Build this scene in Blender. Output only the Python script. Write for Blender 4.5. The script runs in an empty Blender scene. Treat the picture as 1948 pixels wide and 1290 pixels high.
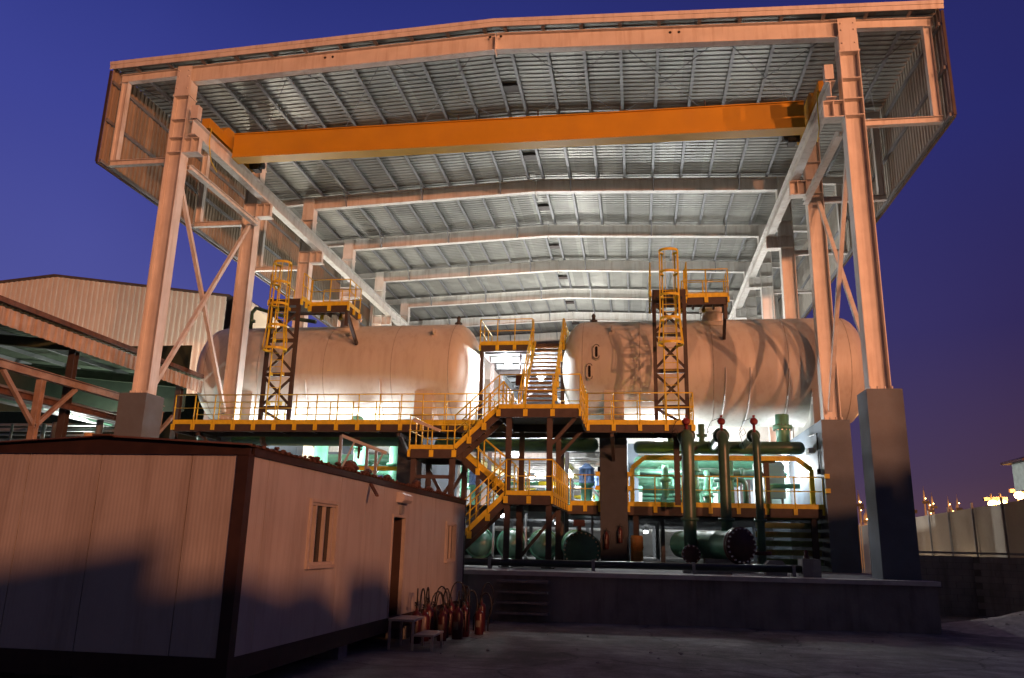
import bpy, math, random
from mathutils import Vector, Matrix
random.seed(7)
scene = bpy.context.scene
R = math.radians

# ------------------------------------------------------------------ camera, sky, sun, exposure
cam_d = bpy.data.cameras.new('camera'); cam = bpy.data.objects.new('camera', cam_d)
scene.collection.objects.link(cam); scene.camera = cam
_y, _p, _r = 0.1566, 0.2496, 0.0237                      # yaw to the left of the shed's axis, pitch up, roll
fw = Vector((-math.sin(_y)*math.cos(_p), math.cos(_y)*math.cos(_p), math.sin(_p)))
rt0 = Vector((math.cos(_y), math.sin(_y), 0)); up0 = rt0.cross(fw)
rt = rt0*math.cos(_r) + up0*math.sin(_r); up = up0*math.cos(_r) - rt0*math.sin(_r)
m = Matrix((rt, up, -fw)).transposed().to_4x4(); m.translation = Vector((0, 0, 2.25))
cam.matrix_world = m
cam_d.sensor_width = 36.0; cam_d.lens = 36.0*1507.7/1948.0
cam_d.clip_start = 0.1; cam_d.clip_end = 3000

world = bpy.data.worlds.new('World'); scene.world = world; world.use_nodes = True
wn = world.node_tree; wn.nodes.clear()
def wnode(t, **k):
    n = wn.nodes.new(t)
    for a, b in k.items(): setattr(n, a, b)
    return n
w_out = wnode('ShaderNodeOutputWorld'); w_bg = wnode('ShaderNodeBackground')
w_tc = wnode('ShaderNodeTexCoord'); w_sep = wnode('ShaderNodeSeparateXYZ')
wn.links.new(w_tc.outputs['Generated'], w_sep.inputs[0])
def wramp(src, stops):
    r = wnode('ShaderNodeValToRGB'); e = r.color_ramp.elements
    while len(e) < len(stops): e.new(0.5)
    for i, (p, c) in enumerate(stops): e[i].position = p; e[i].color = (*c, 1)
    wn.links.new(src, r.inputs[0]); return r.outputs[0]
west = wramp(w_sep.outputs[2], [(0.0, (.10,.10,.27)), (.25, (.078,.086,.33)), (.45, (.048,.058,.30)), (.62, (.023,.034,.215)), (1.0, (.010,.015,.09))])
east = wramp(w_sep.outputs[2], [(0.0, (.11,.048,.042)), (.08, (.062,.033,.062)), (.24, (.030,.021,.092)), (.45, (.020,.021,.13)), (1.0, (.012,.014,.075))])
rear = wramp(w_sep.outputs[2], [(0.0, (.06,.043,.042)), (.3, (.036,.031,.042)), (1.0, (.016,.017,.05))])
def wmath(op, a, b=None, clamp=False):
    n = wnode('ShaderNodeMath', operation=op); n.use_clamp = clamp
    if hasattr(a, 'links'): wn.links.new(a, n.inputs[0])
    else: n.inputs[0].default_value = a
    if b is not None:
        if hasattr(b, 'links'): wn.links.new(b, n.inputs[1])
        else: n.inputs[1].default_value = b
    return n.outputs[0]
def wmix(f, a, b):
    n = wnode('ShaderNodeMix', data_type='RGBA'); wn.links.new(f, n.inputs[0]); wn.links.new(a, n.inputs[6]); wn.links.new(b, n.inputs[7])
    return n.outputs[2]
side = wmath('ADD', wmath('MULTIPLY', w_sep.outputs[0], .95), .58, True)          # 0 far left ... 1 right
back = wmath('MULTIPLY', wmath('ADD', w_sep.outputs[1], -.05), -3.0, True)
w_col = wmix(back, wmix(side, west, east), rear)
w_no = wnode('ShaderNodeTexNoise'); w_no.inputs['Scale'].default_value = 2.2; w_no.inputs['Detail'].default_value = 3
w_nr = wramp(w_no.outputs[0], [(.3, (.9,.9,.92)), (.7, (1.08,1.07,1.05))])
w_mul = wnode('ShaderNodeMix', data_type='RGBA', blend_type='MULTIPLY'); w_mul.inputs[0].default_value = 1
wn.links.new(w_col, w_mul.inputs[6]); wn.links.new(w_nr, w_mul.inputs[7])
wn.links.new(w_mul.outputs[2], w_bg.inputs[0]); w_bg.inputs[1].default_value = 1.0
wn.links.new(w_bg.outputs[0], w_out.inputs[0])

SUN_AZ = R(43)                                            # bearing of the sodium yard lamps: right, behind the camera
SODIUM = (1.0, .38, .18)

vs = scene.view_settings; vs.view_transform = 'Standard'; vs.look = 'None'; vs.exposure = 0; vs.gamma = 1
scene.cycles.use_denoising = True
scene.cycles.max_bounces = 5; scene.cycles.diffuse_bounces = 3; scene.cycles.glossy_bounces = 2
scene.cycles.sample_clamp_indirect = 4.0

# ------------------------------------------------------------------ materials
MATS = {}
def mat(name, col, rough=.55, metal=0.0, var=.18, scale=3.0, dirt=None, dirt_amt=0.0, dirt_scale=1.2, bump=0.0, bscale=40, streak=False, emit=None, estr=0.0, spec=.5):
    if name in MATS: return MATS[name]
    M = bpy.data.materials.new(name); M.use_nodes = True; t = M.node_tree; N = t.nodes; L = t.links
    b = N['Principled BSDF']; b.inputs['Roughness'].default_value = rough; b.inputs['Metallic'].default_value = metal
    b.inputs['Specular IOR Level'].default_value = spec
    if emit:
        b.inputs['Base Color'].default_value = (*col, 1)
        b.inputs['Emission Color'].default_value = (*emit, 1); b.inputs['Emission Strength'].default_value = estr
        MATS[name] = M; return M
    tc = N.new('ShaderNodeTexCoord'); src = tc.outputs['Object']
    no = N.new('ShaderNodeTexNoise'); no.inputs['Scale'].default_value = scale; no.inputs['Detail'].default_value = 6
    L.new(src, no.inputs[0])
    rp = N.new('ShaderNodeValToRGB'); e = rp.color_ramp.elements
    e[0].position = .3; e[1].position = .7
    e[0].color = (*[c*(1-var) for c in col], 1); e[1].color = (*[min(1, c*(1+var)) for c in col], 1)
    L.new(no.outputs[0], rp.inputs[0]); out = rp.outputs[0]
    if dirt:
        mp = N.new('ShaderNodeMapping'); L.new(src, mp.inputs[0])
        if streak: mp.inputs['Scale'].default_value = (3.5, 3.5, .35)
        n2 = N.new('ShaderNodeTexNoise'); n2.inputs['Scale'].default_value = dirt_scale; n2.inputs['Detail'].default_value = 8; n2.inputs['Roughness'].default_value = .65
        L.new(mp.outputs[0], n2.inputs[0])
        r2 = N.new('ShaderNodeValToRGB'); r2.color_ramp.elements[0].position = .48; r2.color_ramp.elements[1].position = .72
        L.new(n2.outputs[0], r2.inputs[0])
        mu = N.new('ShaderNodeMath'); mu.operation = 'MULTIPLY'; mu.inputs[1].default_value = dirt_amt; L.new(r2.outputs[0], mu.inputs[0])
        mx = N.new('ShaderNodeMix'); mx.data_type = 'RGBA'; L.new(mu.outputs[0], mx.inputs[0]); L.new(out, mx.inputs[6]); mx.inputs[7].default_value = (*dirt, 1)
        out = mx.outputs[2]
    L.new(out, b.inputs['Base Color'])
    if bump:
        n3 = N.new('ShaderNodeTexNoise'); n3.inputs['Scale'].default_value = bscale; n3.inputs['Detail'].default_value = 5; L.new(src, n3.inputs[0])
        bp = N.new('ShaderNodeBump'); bp.inputs['Strength'].default_value = bump; bp.inputs['Distance'].default_value = .02
        L.new(n3.outputs[0], bp.inputs['Height']); L.new(bp.outputs[0], b.inputs['Normal'])
    MATS[name] = M; return M

STEEL = mat('pale_painted_steel', (.70,.68,.64), .5, var=.08, scale=2, dirt=(.36,.28,.21), dirt_amt=.5, streak=True)
GALV = mat('galvanised_steel', (.22,.225,.235), .5, .2, var=.15, scale=5)
TANK = mat('cream_tank_paint', (.57,.55,.50), .5, var=.05, scale=.8, dirt=(.38,.32,.28), dirt_amt=.45, dirt_scale=1.3, streak=True)
YEL = mat('yellow_paint', (.70,.53,.03), .45, var=.15, scale=6)
CRANE = mat('crane_orange_paint', (.58,.30,.012), .5, var=.06, scale=1.0, dirt=(.4,.2,.05), dirt_amt=.2)
BROWN = mat('brown_steel', (.058,.042,.038), .6, var=.2, scale=4)
GREEN = mat('green_pipe_paint', (.13,.36,.235), .38, var=.12, scale=3, dirt=(.06,.10,.07), dirt_amt=.3)
DGREEN = mat('dark_green_pipe_paint', (.045,.11,.075), .35, var=.15, scale=3, dirt=(.03,.04,.03), dirt_amt=.4)
RED = mat('red_paint', (.055,.006,.008), .4, var=.15, scale=6)
DRED = mat('dark_red_paint', (.05,.014,.013), .55, var=.2, scale=6)
CONC = mat('painted_grey_concrete', (.125,.155,.19), .7, var=.1, scale=2, dirt=(.10,.10,.105), dirt_amt=.4, bump=.15, bscale=18)
ROUGHC = mat('raw_concrete', (.27,.27,.27), .9, var=.2, scale=1.6, dirt=(.13,.12,.11), dirt_amt=.6, streak=True, bump=.4, bscale=14)
WHITE = mat('white_panel', (.72,.73,.72), .55, var=.05, scale=2)
PANEL = mat('cabin_panel', (.60,.56,.52), .55, var=.07, scale=1.6, dirt=(.22,.16,.12), dirt_amt=.42, dirt_scale=1.5, streak=True)
TRIM = mat('cabin_brown_trim', (.04,.019,.014), .6, var=.25, scale=5)
RUST = mat('rusty_sheet', (.12,.058,.038), .8, var=.35, scale=5, bump=.3)
ALU = mat('cream_aluminium', (.52,.46,.40), .45, .0, var=.1, scale=6)
DARKROOM = mat('interior_shade', (.015,.012,.011), .9, var=.2)  # near-black colour stands in for the shade inside the cabin
GLASS = mat('dusty_dark_glass', (.022,.017,.013), .25, var=.35, scale=4)
BLACK = mat('black_rubber', (.012,.012,.013), .5, var=.2)
CHROME = mat('bright_metal', (.6,.6,.6), .25, .9, var=.05)
BLUE = mat('blue_paint', (.13,.21,.40), .4, var=.15, scale=5)
GRATE = mat('grating', (.07,.065,.06), .7, .2, var=.3, scale=12)
GREY = mat('grey_steel', (.28,.29,.30), .5, .1, var=.12, scale=4)
CLAD = mat('cream_cladding', (.30,.25,.19), .55, var=.08, scale=1.0, dirt=(.3,.2,.12), dirt_amt=.35, streak=True)
WCLAD = mat('warehouse_cladding', (.60,.55,.48), .5, var=.06, scale=1.0, dirt=(.36,.30,.24), dirt_amt=.3, streak=True)
CREAM = mat('cream_wall', (.74,.70,.58), .8, var=.08, scale=1.0)
BEIGE = mat('beige_wall_panel', (.36,.31,.24), .85, var=.12, scale=.6, dirt=(.2,.16,.13), dirt_amt=.4, bump=.2)
LAMPW = mat('lit_white_lens', (1,1,1), emit=(.95,.98,1.0), estr=22)
LAMPO = mat('lit_sodium_lens', (1,.8,.5), emit=(1.0,.50,.16), estr=30)
CLEAN = mat('dusty_red_cap', (.2,.06,.04), .6)

def roof_mat():
    M = bpy.data.materials.new('roof_sheet_underside'); M.use_nodes = True; t = M.node_tree; N = t.nodes; L = t.links; b = N['Principled BSDF']
    tc = N.new('ShaderNodeTexCoord'); mp = N.new('ShaderNodeMapping'); mp.inputs['Scale'].default_value = (1/.68, 1/1.0, 1)
    L.new(tc.outputs['Object'], mp.inputs[0])
    sn = N.new('ShaderNodeVectorMath'); sn.operation = 'FLOOR'; L.new(mp.outputs[0], sn.inputs[0])
    sp = N.new('ShaderNodeSeparateXYZ'); L.new(sn.outputs[0], sp.inputs[0])
    cb = N.new('ShaderNodeCombineXYZ'); L.new(sp.outputs[0], cb.inputs[0])
    dv = N.new('ShaderNodeMath'); dv.operation = 'MULTIPLY'; dv.inputs[1].default_value = 1/6.; L.new(sp.outputs[1], dv.inputs[0])
    fl = N.new('ShaderNodeMath'); fl.operation = 'FLOOR'; L.new(dv.outputs[0], fl.inputs[0]); L.new(fl.outputs[0], cb.inputs[1])
    wno = N.new('ShaderNodeTexWhiteNoise'); L.new(cb.outputs[0], wno.inputs[0])
    rp = N.new('ShaderNodeValToRGB'); rp.color_ramp.elements[0].color = (.33,.33,.30,1); rp.color_ramp.elements[1].color = (.50,.495,.455,1)
    L.new(wno.outputs[0], rp.inputs[0])
    no = N.new('ShaderNodeTexNoise'); no.inputs['Scale'].default_value = .9; no.inputs['Detail'].default_value = 5; L.new(tc.outputs['Object'], no.inputs[0])
    mx = N.new('ShaderNodeMix'); mx.data_type = 'RGBA'; mx.blend_type = 'MULTIPLY'; mx.inputs[0].default_value = .6
    L.new(rp.outputs[0], mx.inputs[6]); L.new(no.outputs[0], mx.inputs[7]); L.new(mx.outputs[2], b.inputs['Base Color'])
    b.inputs['Roughness'].default_value = .42; b.inputs['Metallic'].default_value = .25
    return M
ROOFM = roof_mat()

def ground_mat():
    M = bpy.data.materials.new('yard_concrete_ground'); M.use_nodes = True; t = M.node_tree; N = t.nodes; L = t.links; b = N['Principled BSDF']
    tc = N.new('ShaderNodeTexCoord')
    def noise(s, d, rough=.6, sc=(1,1,1)):
        mp = N.new('ShaderNodeMapping'); mp.inputs['Scale'].default_value = sc; L.new(tc.outputs['Object'], mp.inputs[0])
        n = N.new('ShaderNodeTexNoise'); n.inputs['Scale'].default_value = s; n.inputs['Detail'].default_value = d; n.inputs['Roughness'].default_value = rough
        L.new(mp.outputs[0], n.inputs[0]); return n.outputs[0]
    def ramp(s, a, b_, ca, cb):
        r = N.new('ShaderNodeValToRGB'); e = r.color_ramp.elements; e[0].position = a; e[1].position = b_; e[0].color = (*ca,1); e[1].color = (*cb,1); L.new(s, r.inputs[0]); return r.outputs[0]
    def mix(f, a, b_, mode='MIX'):
        n = N.new('ShaderNodeMix'); n.data_type = 'RGBA'; n.blend_type = mode
        if isinstance(f, float): n.inputs[0].default_value = f
        else: L.new(f, n.inputs[0])
        L.new(a, n.inputs[6]); L.new(b_, n.inputs[7]); return n.outputs[2]
    base = ramp(noise(.55, 8, .65, (1,.55,1)), .36, .66, (.155,.15,.13), (.47,.46,.41))
    dust = ramp(noise(1.7, 6, .7, (.7,1,1)), .45, .7, (.7,.7,.7), (1.25,1.24,1.22))
    fine = ramp(noise(26, 4), .3, .7, (.75,.75,.75), (1.2,1.2,1.2))
    c = mix(1.0, mix(1.0, base, dust, 'MULTIPLY'), fine, 'MULTIPLY')
    vo = N.new('ShaderNodeTexVoronoi'); vo.feature = 'DISTANCE_TO_EDGE'; vo.inputs['Scale'].default_value = .28
    ws = N.new('ShaderNodeVectorMath'); ws.operation = 'ADD'; n5 = N.new('ShaderNodeTexNoise'); n5.inputs['Scale'].default_value = .8; n5.inputs['Detail'].default_value = 5
    L.new(tc.outputs['Object'], n5.inputs[0]); L.new(tc.outputs['Object'], ws.inputs[0]); L.new(n5.outputs[1], ws.inputs[1]); L.new(ws.outputs[0], vo.inputs[0])
    cr = ramp(vo.outputs['Distance'], .003, .011, (.55,.55,.55), (1,1,1))
    c = mix(1.0, c, cr, 'MULTIPLY'); L.new(c, b.inputs['Base Color']); b.inputs['Roughness'].default_value = .85
    bp = N.new('ShaderNodeBump'); bp.inputs['Strength'].default_value = .5; bp.inputs['Distance'].default_value = .03
    L.new(noise(9, 8, .7), bp.inputs['Height']); L.new(bp.outputs[0], b.inputs['Normal'])
    return M

# ------------------------------------------------------------------ mesh building
class MB:
    def __init__(s): s.v = []; s.f = []; s.s = []
    def add(s, vs, fs, smooth=False):
        o = len(s.v); s.v += [tuple(p) for p in vs]
        for f in fs: s.f.append(tuple(i+o for i in f)); s.s.append(smooth)
        return s
    def hexa(s, p):
        return s.add(p, [(0,3,2,1),(4,5,6,7),(0,1,5,4),(1,2,6,5),(2,3,7,6),(3,0,4,7)])
    def box(s, x0, x1, y0, y1, z0, z1):
        return s.hexa([(x0,y0,z0),(x1,y0,z0),(x1,y1,z0),(x0,y1,z0),(x0,y0,z1),(x1,y0,z1),(x1,y1,z1),(x0,y1,z1)])
    def beam(s, p, q, w, h, upv=(0,0,1), du=0, dw=0):
        p = Vector(p); q = Vector(q); d = (q-p).normalized(); u = Vector(upv)
        sx = d.cross(u)
        if sx.length < 1e-5: sx = d.cross(Vector((0,1,0)))
        sx.normalize(); u = sx.cross(d)
        c = []
        for o in (p, q):
            o = o + u*du + sx*dw
            c += [o-sx*w/2-u*h/2, o+sx*w/2-u*h/2, o+sx*w/2+u*h/2, o-sx*w/2+u*h/2]
        return s.hexa(c)
    def ibeam(s, p, q, w, h, t=.02, upv=(0,0,1)):
        s.beam(p, q, w, t, upv, du=h/2-t/2); s.beam(p, q, w, t, upv, du=-h/2+t/2)
        return s.beam(p, q, t, h-2*t, upv)
    def tube(s, pts, r, n=8, smooth=True, caps=True):
        pts = [Vector(p) for p in pts]; k = len(pts); rs = r if isinstance(r, (list, tuple)) else [r]*k
        tg = []
        for i in range(k):
            a = pts[i]-pts[i-1] if i else pts[1]-pts[0]; b = pts[i+1]-pts[i] if i < k-1 else a
            d = a.normalized()+b.normalized(); tg.append(d.normalized() if d.length > 1e-6 else a.normalized())
        u = tg[0].orthogonal().normalized(); V = []
        for i in range(k):
            u = (u - tg[i]*u.dot(tg[i])).normalized(); w = tg[i].cross(u)
            for j in range(n):
                a = 2*math.pi*j/n; V.append(pts[i] + (u*math.cos(a)+w*math.sin(a))*rs[i])
        F = [(i*n+j, i*n+(j+1)%n, (i+1)*n+(j+1)%n, (i+1)*n+j) for i in range(k-1) for j in range(n)]
        s.add(V, F, smooth)
        if caps:
            o = len(s.v)-n*k
            s.f += [tuple(o+j for j in reversed(range(n))), tuple(o+(k-1)*n+j for j in range(n))]; s.s += [False, False]
        return s
    def lathe(s, prof, origin=(0,0,0), axis=(0,0,1), n=24, smooth=True):
        a = Vector(axis).normalized(); u = a.orthogonal().normalized(); w = a.cross(u); o = Vector(origin); V = []
        for (r, h) in prof:
            for j in range(n):
                t = 2*math.pi*j/n; V.append(o + a*h + (u*math.cos(t)+w*math.sin(t))*max(r, 1e-4))
        F = [(i*n+j, i*n+(j+1)%n, (i+1)*n+(j+1)%n, (i+1)*n+j) for i in range(len(prof)-1) for j in range(n)]
        return s.add(V, F, smooth)
    def prism(s, poly, ext):
        n = len(poly); e = Vector(ext); V = [Vector(p) for p in poly]; V += [p+e for p in V]
        return s.add(V, [tuple(range(n))[::-1], tuple(range(n, 2*n))] + [(i, (i+1)%n, (i+1)%n+n, i+n) for i in range(n)])
    def sheet(s, prof, va, vb):
        n = len(prof); V = []
        for p in prof: V += [Vector(p)+Vector(va), Vector(p)+Vector(vb)]
        return s.add(V, [(2*i, 2*i+1, 2*i+3, 2*i+2) for i in range(n-1)])
    def sphere(s, c, r, n=12, m=8, sc=(1,1,1), jit=0):
        V = []; c = Vector(c)
        for i in range(m+1):
            t = math.pi*i/m
            for j in range(n):
                a = 2*math.pi*j/n; k = 1+random.uniform(-jit, jit)
                V.append(c+Vector((r*k*math.sin(t)*math.cos(a)*sc[0], r*k*math.sin(t)*math.sin(a)*sc[1], r*k*math.cos(t)*sc[2])))
        return s.add(V, [(i*n+j, (i+1)*n+j, (i+1)*n+(j+1)%n, i*n+(j+1)%n) for i in range(m) for j in range(n)], jit == 0)

def root_of(o):
    while o.parent: o = o.parent
    return o
def obj(name, mb, material, parent=None, local=False):
    me = bpy.data.meshes.new(name); V = mb.v
    if parent and not local:
        l = root_of(parent).location; V = [(a-l.x, b-l.y, c-l.z) for a, b, c in V]
    me.from_pydata(V, [], mb.f); me.polygons.foreach_set('use_smooth', mb.s); me.materials.append(material); me.update()
    o = bpy.data.objects.new(name, me); scene.collection.objects.link(o); o.parent = parent
    return o
def tag(o, label, cat, group=None):
    o['label'] = label; o['category'] = cat
    if group: o['group'] = group
    return o
def thing(name, label, cat, loc=(0,0,0), group=None):
    o = bpy.data.objects.new(name, None); o.empty_display_size = .3; scene.collection.objects.link(o); o.location = loc
    return tag(o, label, cat, group)
def solo(name, mb, material, label, cat, group=None, loc=(0,0,0)):
    e = obj(name, mb, material)
    if tuple(loc) != (0,0,0):
        l = Vector(loc)
        for v in e.data.vertices: v.co -= l
        e.location = l
    return tag(e, label, cat, group)
def struct(name, mb, material):
    o = obj(name, mb, material); o['kind'] = 'structure'; return o
def dup(root, loc, label=None, rotz=None):
    r = root.copy(); scene.collection.objects.link(r); r.location = loc
    if rotz is not None: r.rotation_euler = (0, 0, rotz)
    if label: r['label'] = label
    for ch in list(root.children):
        c = ch.copy(); scene.collection.objects.link(c); c.parent = r
        for g in list(ch.children):
            d = g.copy(); scene.collection.objects.link(d); d.parent = c
    return r
def lamp(parent, loc, power, col=(.93,.97,1), size=.15, kind='POINT'):
    d = bpy.data.lights.new('lamp_light', kind); d.energy = power; d.color = col; d.shadow_soft_size = size
    o = bpy.data.objects.new('lamp_light', d); scene.collection.objects.link(o); o.parent = parent
    l = root_of(parent).location; o.location = Vector(loc)-l
    return o
def corr(u0, u1, pitch, depth):
    """trapezoid profile: list of (u, offset)"""
    out = []; u = u0
    while u < u1-1e-6:
        for a, d in ((0,0),(.42,0),(.52,1),(.90,1)):
            x = u+a*pitch
            if x <= u1: out.append((x, d*depth))
        u += pitch
    out.append((u1, 0)); return out

def inst(name, me, parent, loc, rotz=0):
    o = bpy.data.objects.new(name, me); scene.collection.objects.link(o); o.parent = parent
    o.location = Vector(loc)-root_of(parent).location; o.rotation_euler = (0,0,rotz); return o
def mesh_of(mb, material, name):
    me = bpy.data.meshes.new(name); me.from_pydata(mb.v, [], mb.f); me.polygons.foreach_set('use_smooth', mb.s); me.materials.append(material); return me
_pm = MB(); _pm.tube([(0,0,-.12),(0,0,1.1)], .024, 6); _pm.box(-.07,.07,-.035,.035,-.26,-.04); _pm.lathe([(0,.57),(.04,.57),(.04,.63),(0,.63)], n=6)
POST = mesh_of(_pm, YEL, 'post')
def guardrail(parent, path, spacing=.82, toe=True, h=1.1, skip_first=False, skip_last=False, smooth_path=None):
    path = [Vector(p) for p in path]; mb = MB(); z = Vector((0,0,1))
    mb.tube([p+z*h for p in path], .022, 6); mb.tube([p+z*h*.53 for p in path], .018, 6)
    if toe:
        for a, b in zip(path, path[1:]):
            if (b-a).length > .05: mb.beam(a+z*.045, b+z*.045, .012, .17)
    part = obj('guardrail', mb, YEL, parent)
    for i, (a, b) in enumerate(zip(path, path[1:])):
        L = (b-a).length; n = max(1, round(L/spacing)); ang = math.atan2((b-a).y, (b-a).x)
        for k in range(n+1):
            if k == n and i < len(path)-2: continue
            if (i == 0 and k == 0 and skip_first) or (i == len(path)-2 and k == n and skip_last): continue
            inst('post', POST, part, a.lerp(b, k/n), ang)
    return part

# ------------------------------------------------------------------ ground
def gz(x, y):
    pts = [(-400,.55),(4,.55),(9,.48),(14,.31),(18,.22),(23,.15),(400,.12)]
    for (a, za), (b, zb) in zip(pts, pts[1:]):
        if y <= b: return za+(zb-za)*(y-a)/(b-a)
    return .12
from mathutils import noise as mnoise
def axis_pts(lo, hi, a, b, st):
    v = [lo, lo*.5+a*.5] if lo < a else []
    x = a
    while x <= b: v.append(x); x += st
    v += [b*.7+hi*.3, hi]; return sorted(set(v))
g = MB(); xs = axis_pts(-900, 900, -14, 22, .3); ys = axis_pts(-500, 1500, 3, 27, .3)
V = []
for y in ys:
    for x in xs:
        z = gz(x, y)
        if -14 < x < 22 and 3 < y < 27: z += (mnoise.noise(Vector((x*.5, y*.5, 0)))*.04 + mnoise.noise(Vector((x*2.2, y*2.2, 3)))*.012)
        V.append((x, y, z))
nx = len(xs)
g.add(V, [(j*nx+i, j*nx+i+1, (j+1)*nx+i+1, (j+1)*nx+i) for j in range(len(ys)-1) for i in range(nx-1)], True)
struct('ground', g, ground_mat())
st = MB()
for k in range(130):
    x = random.uniform(-4, 9); y = random.uniform(10, 22); r = random.choice([.008,.01,.014,.018,.03])
    st.sphere((x, y, gz(x, y)+r*.3), r, 6, 4, (1.2, 1, .7), .2)
o = obj('loose_stones', st, mat('pale_stone', (.36,.34,.32), .9)); o['kind'] = 'stuff'

# ------------------------------------------------------------------ concrete plinth under the plant
ZS = 1.449
t = thing('concrete_plinth', 'long low raw concrete plinth with steps carrying the whole plant', 'plinth', (-4, 22.3, 0))
b = MB(); b.prism([(-24,22.25,-.4),(-4.4,22.25,-.4),(7.85,23.38,-.4),(7.85,80,-.4),(-24,80,-.4)], (0,0,ZS+.4)); obj('base', b, ROUGHC, t)
sl = (23.4-22.25)/(8.15+4.4)
b = MB()
b.prism([(-24,22.16,ZS-.10),(-4.4,22.16,ZS-.10),(7.92,23.29,ZS-.10),(7.92,23.88,ZS-.10),(-24,22.6,ZS-.10)], (0,0,.115)); obj('kerb', b, mat('worn_lit_concrete_edge', (.62,.61,.58), .85, var=.15, bump=.3), t)  # pale kerb colour holds part of the light along this top edge
for k in range(4):
    b = MB(); y0 = 22.30-.02; zt = .42+k*.27; b.box(-3.75, -2.35, 21.95+.0, y0+.08, zt-.06, zt); obj('step', b, ROUGHC, t)

# ------------------------------------------------------------------ steel shed
XC = -4.755; YF = 24.79; BAY = 6.0; NF = 9; HC = 12.0; ZP = 6.82
shed = thing('steel_shed', 'tall open steel portal shed with pale columns and corrugated roof over the tanks', 'shed', (XC, YF, ZS))
def zr(dx): return 20.27-.0405*abs(dx)        # underside of roof sheet
for k in range(NF):
    y = YF+BAY*k
    for s in (-1, 1):
        x = XC+s*HC; c = MB(); h = 18.85-ZP
        c.box(x-.31, x-.285, y-.24, y+.24, ZP+.03, 18.95); c.box(x+.285, x+.31, y-.24, y+.24, ZP+.03, 18.95)
        c.box(x-.285, x+.285, y-.014, y+.014, ZP+.03, 18.95)
        bp = MB(); bp.box(x-.42, x+.42, y-.36, y+.36, ZP, ZP+.03)
        for dx in (-.3, -.1, .1, .3): bp.lathe([(.03,0),(.03,.1),(0,.1)], (x+dx, y-.31, ZP+.03), n=6)
        st_ = c
        for z in (15.95, 16.55, 17.3, 18.75): st_.box(x-.283, x+.283, y-.235, y-.016, z, z+.03)
        st_.box(x-.29, x+.29, y-.262, y-.242, 18.35, 19.55)
        st_.box(x-.34, x+.34, y-.27, y+.27, 18.28, 18.345)
        for zz in (18.6,19.1,19.35):
            for dx in (-.2,.2): st_.lathe([(.03,0),(.03,.03),(0,.03)], (x+dx, y-.262, zz), (0,-1,0), 6)
        col = obj('column', c, STEEL, shed); obj('base_plate', bp, STEEL, col)
        bk = MB(); xi = XC+s*11.05; xo = x-s*.312
        a_, b_ = min(xi, xo), max(xi, xo)
        bk.box(a_, b_, y-.21, y+.21, 16.50, 16.53); bk.box(a_, b_, y-.21, y+.21, 15.93, 15.96); bk.box(a_, b_, y-.012, y+.012, 15.962, 16.498)
        xe = xi+s*.02; bk.box(min(xi,xe)-.0, max(xi,xe), y-.205, y-.014, 15.962, 16.498)
        xm = (xi+xo)/2; bk.box(xm-.012, xm+.012, y-.205, y-.014, 15.962, 16.498)
        obj('bracket', bk, STEEL, col)
    # rafter: two sloping halves meeting at the ridge, cantilever ends, hanging posts
    rf = MB()
    for s in (-1, 1):
        rf.ibeam((XC+s*.012, y, zr(0)-.20-.34), (XC+s*(HC+.31), y, zr(HC)-.20-.34), .30, .68, .025)
    rf.box(XC-.011, XC+.011, y-.2, y+.2, 19.28, 20.0)
    rfo = obj('rafter', rf, STEEL, shed)
    if k == 0:
        for dx in (-6.5,-6.2,-.2,.2,6.2,6.5): hb = MB(); hb.lathe([(.05,0),(.05,.012),(0,.012)], (XC+dx, y-.153-.0 if abs(dx) < 1 else y-.0125, zr(dx)-.36), (0,-1,0), 10); obj('bolt_hole', hb, BLACK, rfo)
    for s in (-1, 1):
        e = MB(); e.ibeam((XC+s*(HC+.33), y, zr(HC)-.20-.17), (XC+s*14.78, y, zr(14.8)-.20-.17), .22, .34, .02); obj('outrigger', e, STEEL, shed)
        e = MB(); xx = XC+s*14.55; e.ibeam((xx, y, 15.85), (xx, y, zr(14.55)-.56), .22, .26, .02, (1,0,0)); obj('hanging_post', e, STEEL, shed)
        e = MB(); e.ibeam((XC+s*(HC+.33), y, 15.72), (XC+s*14.72, y, 15.72), .2, .22, .02); obj('strut', e, STEEL, shed)
        for f in (.35, .8):
            pass
YE = YF+BAY*(NF-1)
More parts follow.
